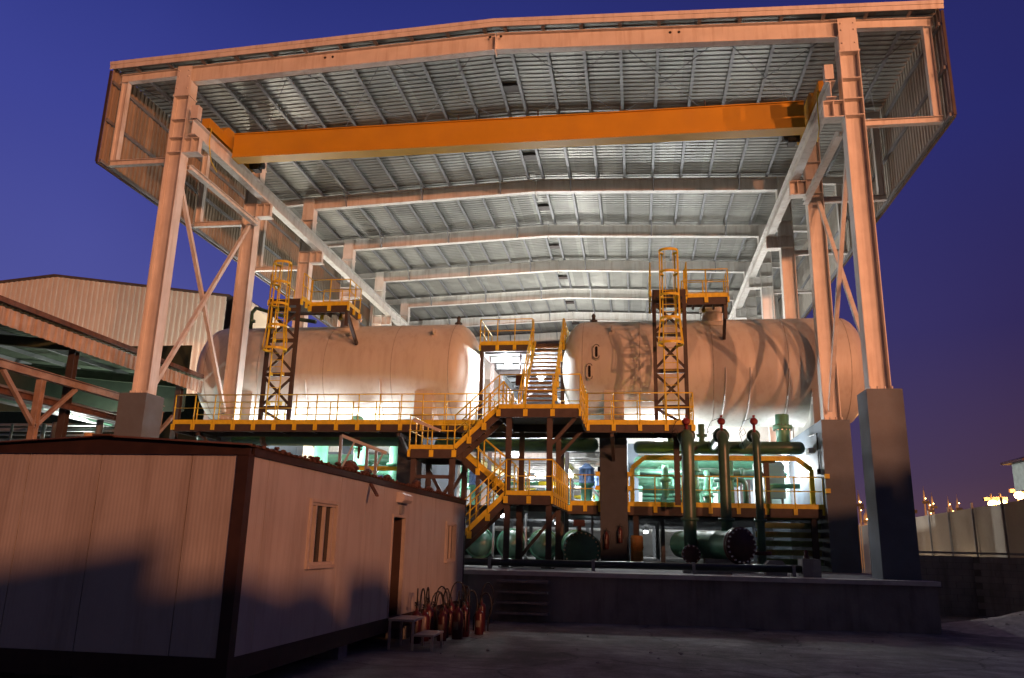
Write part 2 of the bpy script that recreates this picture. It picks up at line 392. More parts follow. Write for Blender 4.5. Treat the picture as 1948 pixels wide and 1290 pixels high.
# purlins (Z sections along the shed) and sheets
for s in (-1, 1):
    for i in range(11):
        dx = .42+i*1.36; p = MB(); x = XC+s*dx; z = zr(dx)
        p.box(x-.016, x+.016, YF-.45, YE+.4, z-.195, z-.012); p.box(x-.10*(s>0), x+.10*(s<0), YF-.45, YE+.4, z-.201, z-.196); p.box(x-.10*(s>0)-.005, x-.10*(s>0)+.0 if s>0 else x+.105, YF-.45, YE+.4, z-.195, z-.16) if s>0 else p.box(x+.10,x+.105,YF-.45,YE+.4,z-.195,z-.16)
        obj('purlin', p, GALV, shed)
    sh = MB(); pr = corr(YF-.50, YE+.5, .28, .032)
    e0 = (XC, zr(0)); e1 = (XC+s*14.93, zr(14.93))
    sh.sheet([(0, u, d) for u, d in pr], (e0[0], 0, e0[1]), (e1[0], 0, e1[1])); obj('roof_sheet', sh, ROOFM, shed)
    cl = MB(); pr = corr(YF-.47, YE+.5, .26, .045); xw = XC+s*14.86
    cl.sheet([(s*d, u, 0) for u, d in pr], (xw, 0, 15.60), (xw, 0, zr(14.9)-.02)); obj('side_cladding', cl, CLAD if s < 0 else mat('grey_cladding', (.46,.43,.38), .55, var=.1, dirt=(.2,.17,.14), dirt_amt=.5, streak=True), shed)
    for z in (15.66, 17.35, 18.95):
        gt = MB(); gt.box(xw-s*.015-.08*(s>0), xw-s*.015+.08*(s<0), YF-.45, YE+.45, z-.06, z+.06); obj('girt', gt, GALV, shed)
    tr = MB(); tr.box(min(xw, xw+s*.07), max(xw, xw+s*.07), YF-.5, YE+.5, 15.53, 15.597); tr.box(min(xw, xw+s*.09)-.0, max(xw, xw+s*.09), YF-.53, YF-.475, 15.6, zr(14.9)-.26); obj('edge_trim', tr, BROWN, shed)
    fa = MB(); q = lambda dx, dz, yy: (XC+s*dx, yy, zr(dx)+dz)
    for dz0, dz1, yf in ((-.20, -.03, YF-.53), (-.03, .09, YF-.56)):
        fa.prism([q(0,dz0,yf), q(14.97,dz0,yf), q(14.97,dz1,yf), q(0,dz1,yf)], (0, .03, 0))
    fa.prism([q(0,.09,YF-.56), q(14.97,.09,YF-.56), q(14.97,.105,YF-.56), q(0,.105,YF-.56)], (0,.5,0)); obj('fascia', fa, STEEL, shed)
    # crane runway
    xr = XC+s*11.27; rb = MB(); rb.ibeam((xr, YF-.42, 16.83), (xr, YE, 16.83), .32, .6, .03); rbo = obj('crane_runway_beam', rb, STEEL, shed)
    b = MB(); b.box(xr-.04, xr+.04, YF-.4, YE, 17.132, 17.2); obj('rail', b, BROWN, rbo)
    b = MB(); b.box(xr-.14, xr+.14, YF-.40, YF-.14, 17.21, 17.75); obj('end_stop', b, STEEL, rbo)
    for k in (0,):
        y = YF+BAY*k; b = MB(); b.ibeam((XC+s*11.6, y+.25, 15.55), (XC+s*11.6, y+BAY-.25, 15.55), .22, .2, .018); obj('eave_strut', b, STEEL, shed)
    # cross bracing in the first and sixth bay
    for k in (0, 5):
        y0 = YF+BAY*k; y1 = y0+BAY; x = XC+s*HC
        for (ya, yb, dxx) in ((y0+.3, y1-.3, .09), (y1-.3, y0+.3, -.09)):
            b = MB(); b.beam((x+dxx, ya, ZP+.35), (x+dxx, yb, 15.5), .14, .14); obj('brace', b, STEEL, shed)
    # roof rods and knee braces
    for dx0 in (.6, 4.2, 7.9):
        b = MB(); b.tube([(XC+s*dx0, YF+.2, zr(dx0)-.32), (XC+s*(dx0+3.9), YF+BAY-.2, zr(dx0+3.9)-.32)], .016, 5); b.tube([(XC+s*(dx0+3.9), YF+.2, zr(dx0+3.9)-.36), (XC+s*dx0, YF+BAY-.2, zr(dx0)-.36)], .016, 5); obj('roof_rod', b, GALV, shed)
    b = MB(); b.tube([(XC+s*12.4, YF+.2, zr(12.4)-.4), (XC+s*14.5, YF+5.6, zr(14.5)-.4)], .016, 5); b.tube([(XC+s*14.5, YF+.2, zr(14.5)-.4), (XC+s*12.4, YF+5.6, zr(12.4)-.4)], .016, 5); obj('roof_rod', b, GALV, shed)
    for k in range(1, NF):
        y = YF+BAY*k
        for dx in (1.78, 5.86, 9.94):
            b = MB(); b.beam((XC+s*dx, y-.17, zr(dx)-.86), (XC+s*dx, y-.8, zr(dx)-.2), .05, .05, (1,0,0)); b.beam((XC+s*dx, y-.18, zr(dx)-.9), (XC+s*dx, y-.18, zr(dx)-.3), .04, .02); obj('knee_brace', b, GALV, shed)
for k in range(NF-1):
    b = MB(); b.box(XC-.40, XC+.40, YF+BAY*k+3.4, YF+BAY*k+3.9, zr(0)-.15, zr(0)-.06); obj('ridge_vent', b, BROWN, shed)

# concrete pedestals of the front row, then long concrete supports below columns and tanks
for s, lab in ((-1, 'grey painted concrete pedestal of the left front column, half hidden by the cabin'), (1, 'tall grey concrete pedestal of the right front column at the plinth corner')):
    x = XC+s*HC; b = MB(); b.box(x-.5, x+.5, 24.2, 25.24, ZS-.002, ZP); b.box(x-.47, x+.47, 24.23, 25.21, ZP, ZP+.012)
    solo('concrete_pedestal', b, CONC, lab, 'pedestal', 'concrete column pedestals', (x, 24.7, ZS))
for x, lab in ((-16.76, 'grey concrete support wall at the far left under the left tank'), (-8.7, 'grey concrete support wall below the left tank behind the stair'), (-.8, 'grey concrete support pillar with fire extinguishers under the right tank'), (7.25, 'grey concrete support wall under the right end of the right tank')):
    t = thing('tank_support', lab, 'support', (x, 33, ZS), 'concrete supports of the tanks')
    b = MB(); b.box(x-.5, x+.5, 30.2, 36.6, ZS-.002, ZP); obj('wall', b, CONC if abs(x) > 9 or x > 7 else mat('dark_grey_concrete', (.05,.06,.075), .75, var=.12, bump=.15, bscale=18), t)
    b = MB(); poly = [(x-.4, 31.75, ZP), (x-.4, 35.85, ZP)]
    for i in range(13):
        a = R(-150+120*i/12) if False else R(-28-124*i/12); poly.append((x-.4, 33.8+2.28*math.cos(a), 9.34+2.28*math.sin(a)))
    b.prism(poly, (.8,0,0)); obj('saddle', b, TANK, t)
    if x > 7 or x == -.8:
        c = MB(); c.tube([(x-.53, 30.9, 5.0),(x-.53,30.9,6.4),(x-.53,32.4,6.5)], .025, 6); c.box(x-.62, x-.5, 30.85, 30.97, 4.9, 5.1); obj('conduit', c, BLACK, t)
        if x > 7:
            c = MB(); c.box(x-.72, x-.502, 31.6, 32.2, 5.75, 5.95); obj('conduit_box', c, WHITE, t)
for k in range(2, NF):
    for s in (-1, 1):
        x = XC+s*HC; y = YF+BAY*k
        b = MB(); b.box(x-.5, x+.5, y+.02-.6 if k > 2 else 36.62, y+.62, ZS-.002, ZP)
        solo('concrete_pedestal', b, CONC, ('concrete pedestal number %d of the %s row seen past the tanks' % (k+1, 'left' if s < 0 else 'right')) if False else ('concrete pedestal standing farther back in the %s column row' % ('left' if s < 0 else 'right')), 'pedestal', 'concrete pedestals of the %s column row' % ('left' if s < 0 else 'right'), (x, y, ZS))

# ------------------------------------------------------------------ overhead crane
cr = thing('overhead_crane', 'orange overhead travelling crane girder spanning under the shed roof', 'crane', (XC, 27, 16.8))
b = MB(); xl, xh = XC-10.95, XC+10.95
b.box(xl, xh, 26.78, 27.24, 16.82, 17.80); b.box(xl, xh, 26.72, 27.30, 16.78, 16.818); b.box(xl, xh, 26.72, 27.30, 17.802, 17.84); obj('girder', b, CRANE, cr)
for s in (-1, 1):
    x = XC+s*11.27; b = MB(); b.box(x-.16, x+.16, 25.2, 29.0, 17.26, 17.66); b.prism([(x-.15,26.2,17.662),(x-.15,27.9,17.662),(x-.15,27.5,18.05),(x-.15,26.6,18.05)], (.3,0,0)); ec = obj('end_carriage', b, CRANE, cr)
    b = MB(); 
    for yy in (25.5, 28.7): b.lathe([(0,-.06),(.14,-.06),(.14,.06),(0,.06)], (x, yy, 17.32), (1,0,0), 14)
    obj('wheel', b, BROWN, ec)
    b = MB(); b.tube([(x-s*.15, 28.6, 17.35), (x-s*.75, 28.6, 17.35)], .15, 10); b.box(x-s*.45-.14, x-s*.45+.14, 28.42, 28.78, 17.1, 17.3); obj('motor', b, BLACK, cr)
    b = MB(); b.tube([(x-s*.2, 25.3, 17.3),(x-s*.25, 25.2, 16.6),(x-s*.15, 25.6, 16.1),(x-s*.1, 26.2, 15.9)], .02, 6); obj('cable', b, YEL, cr)
for i in range(6):
    b = MB(); x = XC-8+3.1*i; b.tube([(x,26.9,17.84),(x,26.9,18.15)], .03, 6); obj('pin', b, BROWN, cr)

# ------------------------------------------------------------------ storage tanks
TY, TZ, TR = 33.8, 9.34, 2.26
def tank(x0, x1, label, lugs, vents, manx, slots=(), cables=(), outlets=()):
    t = thing('storage_tank', label, 'tank', ((x0+x1)/2, TY, TZ-TR), 'horizontal storage tanks')
    hd = 1.05; pf = []
    for i in range(9):
        a = i/8*math.pi/2; pf.append((TR*math.sin(a), hd-hd*math.cos(a)))
    L = x1-x0
    prof = pf + [(TR, L*.25), (TR, L*.5), (TR, L*.75)] + [(r, L-h) for r, h in reversed(pf)]
    b = MB(); b.lathe(prof, (x0, TY, TZ), (1,0,0), 64); obj('shell', b, TANK, t)
    b = MB()
    for f in (hd, L*.27, L*.5, L*.73, L-hd): b.lathe([(TR-.01,-.02),(TR+.006,-.012),(TR+.006,.012),(TR-.01,.02)], (x0+f, TY, TZ), (1,0,0), 64)
    obj('weld_seam', b, mat('weld_seam_paint', (.37,.34,.30), .6, var=.2, scale=6), t)
    for x in lugs:
        b = MB(); b.prism([(x-.02, TY-1.75, TZ+1.36),(x-.02,TY-2.05,TZ+1.42),(x-.02,TY-2.05,TZ+1.62),(x-.02,TY-1.55,TZ+1.72)], (.05,0,0)); b.box(x-.10,x+.13,TY-1.86,TY-1.80,TZ+1.25,TZ+1.45); obj('lifting_lug', b, TANK, t)
    for x in vents:
        b = MB(); b.lathe([(.11,0),(.11,.06),(.17,.06),(.17,.13),(.08,.13),(.08,.28),(.10,.33),(.05,.43),(0,.45)], (x, TY-.2, TZ+TR-.03), n=12); obj('vent', b, mat('dark_vent', (.05,.05,.045), .5), t)
    b = MB(); ax = Vector((0,-.18,1)); o = Vector((manx, TY-.85, TZ+TR-.30))
    b.lathe([(.42,0),(.42,.44),(.54,.44),(.54,.52),(.53,.53),(.54,.54),(.54,.62),(.40,.66),(0,.68)], o, ax, 24); mh = obj('manhole', b, TANK, t)
    b = MB()
    for i in range(16):
        a = 2*math.pi*i/16; b.lathe([(.025,0),(.025,.2),(0,.2)], o+Vector((.49*math.cos(a), .49*math.sin(a), .40)), ax, 6)
    obj('bolt', b, CHROME, mh)
    b = MB(); b.lathe([(.72,-.14),(.72,.03),(.42,.04)], o, ax, 28); obj('pad_plate', b, TANK, t)
    for x, z in slots:
        yy = TY-math.sqrt(TR**2-(z-TZ)**2); n = Vector((0, yy-TY, z-TZ)).normalized(); u = n.cross(Vector((1,0,0))).normalized()
        b = MB(); c = Vector((x, yy, z))
        def oval(w, h, dep):
            P = []
            for i in range(16):
                a = 2*math.pi*i/16; P.append(c+Vector((1,0,0))*w*math.cos(a)+u*(w*math.sin(a)+(h if math.sin(a) > 0 else -h))+n*dep[0])
            b.prism(P, n*dep[1])
        oval(.15, .20, (-.05, .13)); gg = obj('sight_glass', b, TANK, t)
        b = MB(); oval(.055, .18, (.081, .012)); obj('pane', b, GLASS, gg)
        b = MB()
        for i in range(18):
            a = 2*math.pi*i/18; p = c+Vector((1,0,0))*.115*math.cos(a)+u*(.115*math.sin(a)+(.2 if math.sin(a) > 0 else -.2)); b.lathe([(.016,.08),(.016,.115),(0,.115)], p, n, 6)
        obj('bolt', b, BLACK, gg)
    for x, a0, a1 in cables:
        b = MB(); b.tube([(x-.16*((a-a0)/(a1-a0))**2, TY-(TR+.03)*math.cos(R(-a)), TZ-(TR+.03)*math.sin(R(a))) for a in [a0+(a1-a0)*i/14 for i in range(15)]], .022, 6); obj('cable', b, WHITE, t)
    for x, y in outlets:
        b = MB(); b.tube([(x, y, TZ-TR+.25), (x, y, 6.0)], .26, 14); b.lathe([(.26,-.02),(.37,-.02),(.37,.05),(.37,.06),(.37,.13),(.26,.13)], (x, y, 6.75), n=20); fl = obj('outlet', b, GREEN, t)
        b = MB()
        for i in range(14):
            a = 2*math.pi*i/14; b.lathe([(.028,-.06),(.028,.17),(0,.17)], (x+.33*math.cos(a), y+.33*math.sin(a), 6.75), n=6)
        obj('bolt', b, CHROME, fl)
    return t
tank(-19.66, -6.62, 'left of the two big cream horizontal tanks behind the yellow walkway', (-12.13, -8.43), (-7.75,), -12.6, (), ((-13.9,15,80),(-10.6,15,70)), ((-11.9,32.9),))
tk = tank(-3.12, 9.39, 'right of the two big cream horizontal tanks with two oval sight glasses', (-.88,), (-1.70,), 3.3, ((-1.49,9.78),(-1.77,8.99)), ((3.6,6,75),(4.55,6,80),(6.0,8,82)), ((5.75,32.3),))
b = MB(); b.tube([(-17.2,TY-1.2,TZ+2.0),(-17.2,TY-1.2,TZ+2.75),(-17.0,TY-1.25,TZ+2.95),(-15.2,TY-1.4,TZ+2.4),(-14.0,TY-1.4,TZ+2.2)], .09, 10); b.lathe([(.09,0),(.19,0),(.19,.1),(.09,.1)], (-17.2,TY-1.2,TZ+2.3), n=12)
solo('vent_pipe', b, DGREEN, 'bent green vent pipe on top of the left tank beside the ladder', 'pipe', loc=(-17.2,TY,TZ+TR))

# ------------------------------------------------------------------ walkway in front of the tanks
Z2, Z1, ZM, Z3 = 6.40, 3.66, 5.08, 10.4
def deck(parent, x0, x1, y0, y1, z, front=.32, mname='deck'):
    b = MB(); b.box(x0, x1, y0, y1, z-.045, z); d = obj(mname, b, GRATE, parent)
    b = MB()
    b.box(x0, x1, y0-.07, y0-.002, z-front, z-.01); b.box(x0, x1, y1+.002, y1+.07, z-front, z-.01)
    b.box(x0-.07, x0-.002, y0, y1, z-front, z-.01); b.box(x1+.002, x1+.07, y0, y1, z-front, z-.01)
    n = max(1, int((x1-x0)/1.3))
    for i in range(1, n): xx = x0+(x1-x0)*i/n; b.box(xx-.04, xx+.04, y0, y1, z-.19, z-.047)
    obj('floor_beam', b, BROWN, parent); return d
wk = thing('tank_walkway', 'long yellow railed walkway running along the front of both tanks', 'walkway', (-8, 28.4, Z2))
deck(wk, -17.75, 1.98, 28.45, 29.9, Z2)
guardrail(wk, [(-17.75,28.36,Z2),(-4.45,28.36,Z2)], .82)
guardrail(wk, [(-1.66,28.36,Z2),(2.05,28.36,Z2)], .85)
guardrail(wk, [(2.05,28.4,Z2),(2.05,29.95,Z2)], .78, skip_first=True)
guardrail(wk, [(-17.75,29.98,Z2),(-4.4,29.98,Z2)], .95)
guardrail(wk, [(-2.8,29.98,Z2),(2.05,29.98,Z2)], .95, skip_last=True)
for x in (-16.76, -8.7, -.8):
    b = MB(); b.beam((x, 30.2, Z2-1.1), (x, 28.6, Z2-.33), .12, .14); b.box(x-.06, x+.06, 28.5, 30.2, Z2-.46, Z2-.33); obj('bracket', b, BROWN, wk)
for x in (1.52,):
    b = MB(); b.ibeam((x, 29.9, Z1), (x, 29.9, Z2-.33), .2, .2, .02, (0,1,0)); b.beam((x,29.9,5.2),(x+.75,29.9,5.75),.08,.1); obj('post', b, BROWN, wk)

# ------------------------------------------------------------------ stair tower
sw = thing('stair_tower', 'zigzag brown and yellow steel stair tower with landings between the tanks', 'stair', (-4.5, 26, ZS))
def flight(x0, z0, x1, z1, y0, y1, rails=(True, True)):
    b = []; yel = []; d = Vector((x1-x0, 0, z1-z0)); L = d.length
    for y in (y0, y1):
        b.append(MB().beam((x0,y,z0-.14),(x1,y,z1-.14), .05, .28)); yel.append(MB().beam((x0,y-.035 if y == y0 else y+.035,z0+.06),(x1,y-.035 if y == y0 else y+.035,z1+.06), .012, .15))
    f = [obj('stringer', m_, BROWN, sw) for m_ in b][0]
    for m_ in yel: obj('toe_plate', m_, YEL, f)
    n = max(3, round(abs(z1-z0)/.21))
    for i in range(1, n):
        x = x0+(x1-x0)*i/n; z = z0+(z1-z0)*i/n; tr = MB(); tr.box(x-.13, x+.13, y0+.028, y1-.028, z-.04, z-.01); s_ = 1 if x1 > x0 else -1
        tr.box(min(x-s_*.13, x-s_*.15), max(x-s_*.13, x-s_*.15), y0+.028, y1-.028, z-.055, z-.008); obj('tread', tr, mat('yellow_edged_tread', (.20,.125,.05), .6, var=.3, scale=8), f)
    for y, on in ((y0-.06, rails[0]), (y1+.06, rails[1])):
        if on: guardrail(sw, [(x0,y,z0),(x1,y,z1)], .75, toe=False, skip_first=True, skip_last=True)
def landing(x0, x1, y0, y1, z): deck(sw, x0, x1, y0, y1, z, .30, 'landing')
landing(-4.33, -1.76, 25.05, 28.36, Z2); landing(-7.18, -5.75, 25.05, 27.2, ZM); landing(-4.03, -2.62, 25.05, 30.6, Z1)
flight(-5.75, ZM, -4.33, Z2, 25.1, 26.0, (True, True))
flight(-4.03, Z1, -5.75, ZM, 26.2, 27.1)
flight(-6.3, ZS, -4.03, Z1, 25.1, 26.0)
guardrail(sw, [(-4.33,25.0,Z2),(-1.70,25.0,Z2),(-1.70,28.36,Z2)], .8)
guardrail(sw, [(-4.38,26.1,Z2),(-4.38,28.3,Z2)], .8, skip_first=False)
guardrail(sw, [(-5.75,25.0,ZM),(-7.24,25.0,ZM),(-7.24,27.26,ZM),(-5.8,27.26,ZM)], .72)
guardrail(sw, [(-4.03,25.0,Z1),(-2.56,25.0,Z1),(-2.56,30.6,Z1)], .7)
guardrail(sw, [(-4.1,27.2,Z1),(-4.1,30.5,Z1)], .8)
for x, y, zt in ((-4.0,25.15,Z2-.3),(-2.68,25.15,Z2-.3),(-4.0,28.2,Z2-.3),(-2.68,28.2,Z2-.3),(-3.72,25.9,Z1-.3),(-7.1,25.15,ZM-.3),(-5.82,25.15,ZM-.3),(-7.1,27.1,ZM-.3),(-5.82,27.1,ZM-.3)):
    b = MB(); b.ibeam((x,y,ZS+.02),(x,y,zt), .17, .17, .018, (0,1,0)); b.box(x-.2,x+.2,y-.2,y+.2,ZS+.015,ZS+.045); obj('leg', b, BROWN, sw)
for (p, q) in (((-7.1,25.15,2.2),(-5.82,25.15,4.0)),((-5.82,25.15,2.2),(-7.1,25.15,4.0)),((-7.1,27.1,2.4),(-5.82,27.1,4.6)),((-5.82,27.1,2.4),(-7.1,27.1,4.6)),((-7.1,25.15,4.2),(-5.82,25.15,4.2)),((-7.1,25.15,2.1),(-5.82,25.15,2.1)),((-5.82,25.15,3.2),(-5.82,27.1,3.2)),
               ((-2.68,25.15,5.2),(-1.85,25.15,6.12)),((-2.68,28.2,5.2),(-1.85,28.2,6.12)),((-4.0,28.2,1.7),(-2.68,28.2,3.3))):
    b = MB(); b.beam(p, q, .09, .11); obj('brace', b, BROWN, sw)
b = MB(); b.beam((-7.1,24.9,6.0),(-6.2,24.9,5.65),.07,.09); obj('handrail_plate', b, ALU, sw)
# straight stair up between the tanks
b = []; yel = []
for x in (-4.12, -3.02): b.append(MB().beam((x,28.5,Z2-.12),(x,32.5,Z3-.12), .05, .26, (0,-1,1))); yel.append(MB().beam((x-.0,28.5,Z2+.08),(x,32.5,Z3+.08), .07, .1, (0,-1,1)))
f = [obj('stringer', m_, BROWN, sw) for m_ in b][0]
for m_ in yel: obj('toe_plate', m_, YEL, f)
for i in range(1, 19):
    k = i/19; tr = MB(); y = 28.5+4*k; z = Z2+(Z3-Z2)*k; tr.box(-4.09, -3.05, y-.13, y+.11, z-.035, z); tr.box(-4.09,-3.05,y-.15,y-.132,z-.07,z+.004); obj('tread', tr, mat('yellow_edged_tread', (.2,.125,.05)), f)
for x in (-4.2, -2.94): guardrail(sw, [(x,28.5,Z2),(x,32.5,Z3)], .9, toe=False)
guardrail(sw, [(-2.9,32.5,Z3),(-2.9,34.6,Z3)], .8)
deck(sw, -6.45, -2.95, 32.5, 37.2, Z3, .32, 'landing')
guardrail(sw, [(-4.25,32.42,Z3),(-6.5,32.42,Z3),(-6.5,35.2,Z3)], .85)
for x, y in ((-6.42,32.55),(-2.96,32.7),(-6.42,35.1),(-2.96,35.1)):
    b = MB(); b.ibeam((x,y,ZS),(x,y,Z3-.32), .16,.16,.016,(0,1,0)); obj('leg', b, BROWN, sw)

# ------------------------------------------------------------------ ladder towers up to the tank tops
def ladder_tower(x0, x1, px0, px1, side, label, zt=11.66, yb=29.35, leg=True):
    t = thing('ladder_tower', label, 'ladder', (x0, yb, Z2), 'ladder towers in front of the tanks'); xc = (x0+x1)/2
    for x in (x0, x1):
        b = MB(); b.ibeam((x,yb,Z2),(x,yb,zt-.25), .14, .14, .016, (0,1,0)); obj('leg', b, BROWN, t)
    zs = [Z2+.75, Z2+2.1, Z2+3.5, Z2+4.8]
    for i, (za, zb) in enumerate(zip(zs, zs[1:])):
        b = MB()
        b.beam((x0,yb+.02,za+.1),(x1,yb+.02,zb-.1), .06, .1); b.beam((x1,yb+.0,za+.1),(x0,yb-.01,zb-.1), .06, .1); b.beam((x0,yb,za),(x1,yb,za), .08, .16); obj('brace', b, BROWN, t)
    b = MB(); b.beam((x0,yb,Z2+.7),(x1,yb,Z2+.05), .06,.1); obj('brace', b, BROWN, t); b = MB(); b.beam((x0,yb,zs[-1]),(x1,yb,zs[-1]), .08,.16); obj('brace', b, BROWN, t)
    # ladder
    b = MB(); yl = yb-.28; zl0, zl1 = Z2+.25, 13.0
    for x in (xc-.24, xc+.24): b.tube([(x,yl,zl0),(x,yl,zl1)], .03, 6)
    for z in (Z2+.9, Z2+2.1, Z2+3.5, Z2+4.8):
        for x in (xc-.24, xc+.24): b.beam((x,yl,z),(x,yb,z), .05,.12)
    ld = obj('ladder', b, YEL, t)
    z = zl0+.15
    while z < zl1-1.2: b = MB(); b.tube([(xc-.24,yl,z),(xc+.24,yl,z)], .014, 5, caps=False); z += .28; obj('rung', b, YEL, ld)
    # cage
    hz = [13.0, 12.15, 11.25, 10.35, 9.4]; rad = [.36,.36,.37,.38,.47]
    cgs = []
    def hoop(rr, a): return Vector((xc+rr*math.sin(a), yl-.30-rr*.9*math.cos(a)*1.0+.0, 0))
    angs = [R(-150+300*i/20) for i in range(21)]
    for z, rr in zip(hz, rad):
        P = [hoop(rr, a)+Vector((0,0,z)) for a in angs]
        cg = MB(); cgs.append(cg)
        for p, q in zip(P, P[1:]):
            n = Vector((p.x+q.x-2*xc, p.y+q.y-2*(yl-.3), 0)).normalized(); cg.beam(p, q, .012, .1)
    hoops = [obj('cage_hoop', c_, YEL, t) for c_ in cgs][0]
    for a in (-2.0, -1.2, -.4, .4, 1.2, 2.0):
        b = MB()
        P = [hoop(rr*1.01, a)+Vector((0,0,z)) for z, rr in zip(hz, rad)]
        for p, q in zip(P, P[1:]): b.beam(p, q, .045, .012, (1,0,0) if abs(a) < 1 else (0,1,0))
        obj('cage_strap', b, YEL, t)
    # platforms
    b = MB(); b.box(x0-.05, x1+.05, yb+.0, yb+2.25, zt-.04, zt); b.box(px0, px1, yb+1.0, yb+2.25, zt-.04, zt-.002) if side else None; obj('platform', b, GRATE, t)
    b = MB(); b.box(x0-.06,x1+.06,yb-.06,yb-.002,zt-.28,zt-.0); obj('platform_beam', b, BROWN, t); b = MB(); b.box(x0-.06,x0-.001,yb,yb+2.25,zt-.24,zt-.045); obj('platform_beam', b, BROWN, t); b = MB()
    b.box(px0,px1,yb+.93,yb+.998,zt-.32,zt+.0); obj('platform_beam', b, BROWN, t); b = MB(); b.box(px1-.07,px1,yb+1.0,yb+2.25,zt-.3,zt-.045)
    for i in range(1,4): obj('platform_beam', b, BROWN, t); b = MB(); xx = px0+(px1-px0)*i/4; b.box(xx-.04,xx+.04,yb+1.0,yb+2.25,zt-.16,zt-.045)
    obj('platform_beam', b, BROWN, t)
    b = MB(); b.beam((px1-.06,yb+1.05,zt-.3),(px1-.02,yb+2.35,zt-1.35), .12,.14); b.beam((px1-.06,yb+1.05,zt-.3),(px1-.06,yb+1.05,zt-.9), .12,.12,(0,1,0)); obj('support_leg', b, BROWN, t)
    guardrail(t, [(px0,yb+.9,zt),(px1+.05,yb+.9,zt),(px1+.05,yb+2.25,zt),(px0,yb+2.25,zt)], .85)
    guardrail(t, [(x0-.12,yb-.02,zt),(x0-.12,yb+2.25,zt)], .65)
    guardrail(t, [(x1+.12,yb-.02,zt),(x1+.12,yb+.9,zt)], .5)
    return t
ladder_tower(-14.66, -13.48, -13.4, -11.75, True, 'caged yellow ladder tower against the left tank')
ladder_tower(.80, 1.92, 2.0, 3.62, True, 'caged yellow ladder tower against the right tank')

# ------------------------------------------------------------------ lower deck between the supports
ld = thing('lower_deck', 'lower railed grating deck between the concrete pillars under the right tank', 'deck', (3, 30.7, Z1))
deck(ld, -2.5, -1.32, 30.72, 32.5, Z1, .36); deck(ld, -.28, 6.74, 30.72, 31.9, Z1, .36)
guardrail(ld, [(-2.45,30.63,Z1),(-1.33,30.63,Z1)], .6); guardrail(ld, [(-.28,30.63,Z1),(6.74,30.63,Z1)], .97)
for x in (-1.33,-.27,6.73):
    b = MB()
    for h in (.583, 1.1): b.box(x-.02 if x != -1.33 else x-.14, x+.14 if x != -1.33 else x+.02, 30.04, 30.19, Z1+h-.08, Z1+h+.08)
    obj('rail_bracket', b, YEL, ld)
for x in (0.0, 3.3, 6.4):
    b = MB(); b.ibeam((x,30.9,ZS),(x,30.9,Z1-.36), .2,.2,.02,(0,1,0)); obj('leg', b, BROWN, ld)
fl = thing('grating_floor', 'wide grating floor of the pump hall behind the front pillars', 'floor', (-5, 45, Z1))
b = MB(); b.box(-16.1, 6.7, 36.65, 62, Z1-.05, Z1-.005); b.box(-8.15, -2.6, 32.55, 36.6, Z1-.05, Z1-.005); b.box(-.25, 6.7, 32.0, 36.6, Z1-.05, Z1-.005); obj('grating', b, GRATE, fl)
b = MB()
for y in range(37, 62, 3): b.box(-16, 6.7, y-.08, y+.08, Z1-.32, Z1-.052)
obj('floor_beam', b, GREY, fl)
for y in (38, 47, 56):
    for x in (-14.5, -11, -7.2, -3.3, 1.2, 5.6):
        b = MB(); b.ibeam((x,y,ZS),(x,y,Z1-.33), .2,.2,.02,(0,1,0)); obj('leg', b, GREY, fl)
up_ = thing('upper_floor', 'pale beamed upper floor seen from below behind the stair tower', 'floor', (-5, 45, 6.2))
b = MB(); b.box(-8.1, -1.35, 36.0, 62, 6.2, 6.24); obj('grating', b, GRATE, up_)
for y in [36.2+1.1*i for i in range(22)]:
    b = MB(); b.ibeam((-8.1,y,6.08),(-1.35,y,6.08), .14, .22, .018); obj('floor_beam', b, STEEL, up_)
for x in (-7.2, -3.2, -1.5):
    b = MB(); b.ibeam((x,36.0,5.8),(x,62,5.8), .18, .32, .02); obj('girder', b, mat('pale_yellow_steel', (.55,.46,.16), .5), up_)
for y in (38, 44, 50, 56):
    for x in (-7.2, -1.6):
        b = MB(); b.ibeam((x,y,Z1),(x,y,5.6), .2,.2,.02,(0,1,0)); s = 1 if x < -4 else -1
        b.beam((x,y,4.3),(x+s*1.3,y,5.6), .1,.12); obj('post', b, STEEL, up_)

# ------------------------------------------------------------------ yellow pipe frames
def frame(y, lab):
    b = MB()
    b.beam((.35,y,5.5),(6.0,y,5.5), .16, .18); b.beam((.35,y,5.5),(-.12,y,5.1), .16,.18,(0,1,0)); b.beam((6.0,y,5.5),(6.5,y,5.1), .16,.18,(0,1,0))
    b.beam((-.12,y,5.1),(-.12,y,Z1), .16,.18,(0,1,0)); b.beam((6.5,y,5.1),(6.5,y,Z1), .16,.18,(0,1,0))
    solo('pipe_gantry', b, YEL, lab, 'frame', loc=(3.2,y,Z1))
frame(31.3, 'yellow steel portal frame carrying pipes above the lower deck rail')
b = MB(); b.ibeam((4.92,31.5,Z1),(4.92,31.5,5.35), .18,.18,.02,(0,1,0)); b.box(4.6,5.25,31.4,31.6,5.352,5.43); b.beam((4.92,31.5,4.7),(4.5,31.5,5.35),.07,.09)
solo('pipe_post', b, BROWN, 'dark steel T post under the green header pipe at right', 'post', loc=(4.92,31.5,Z1))

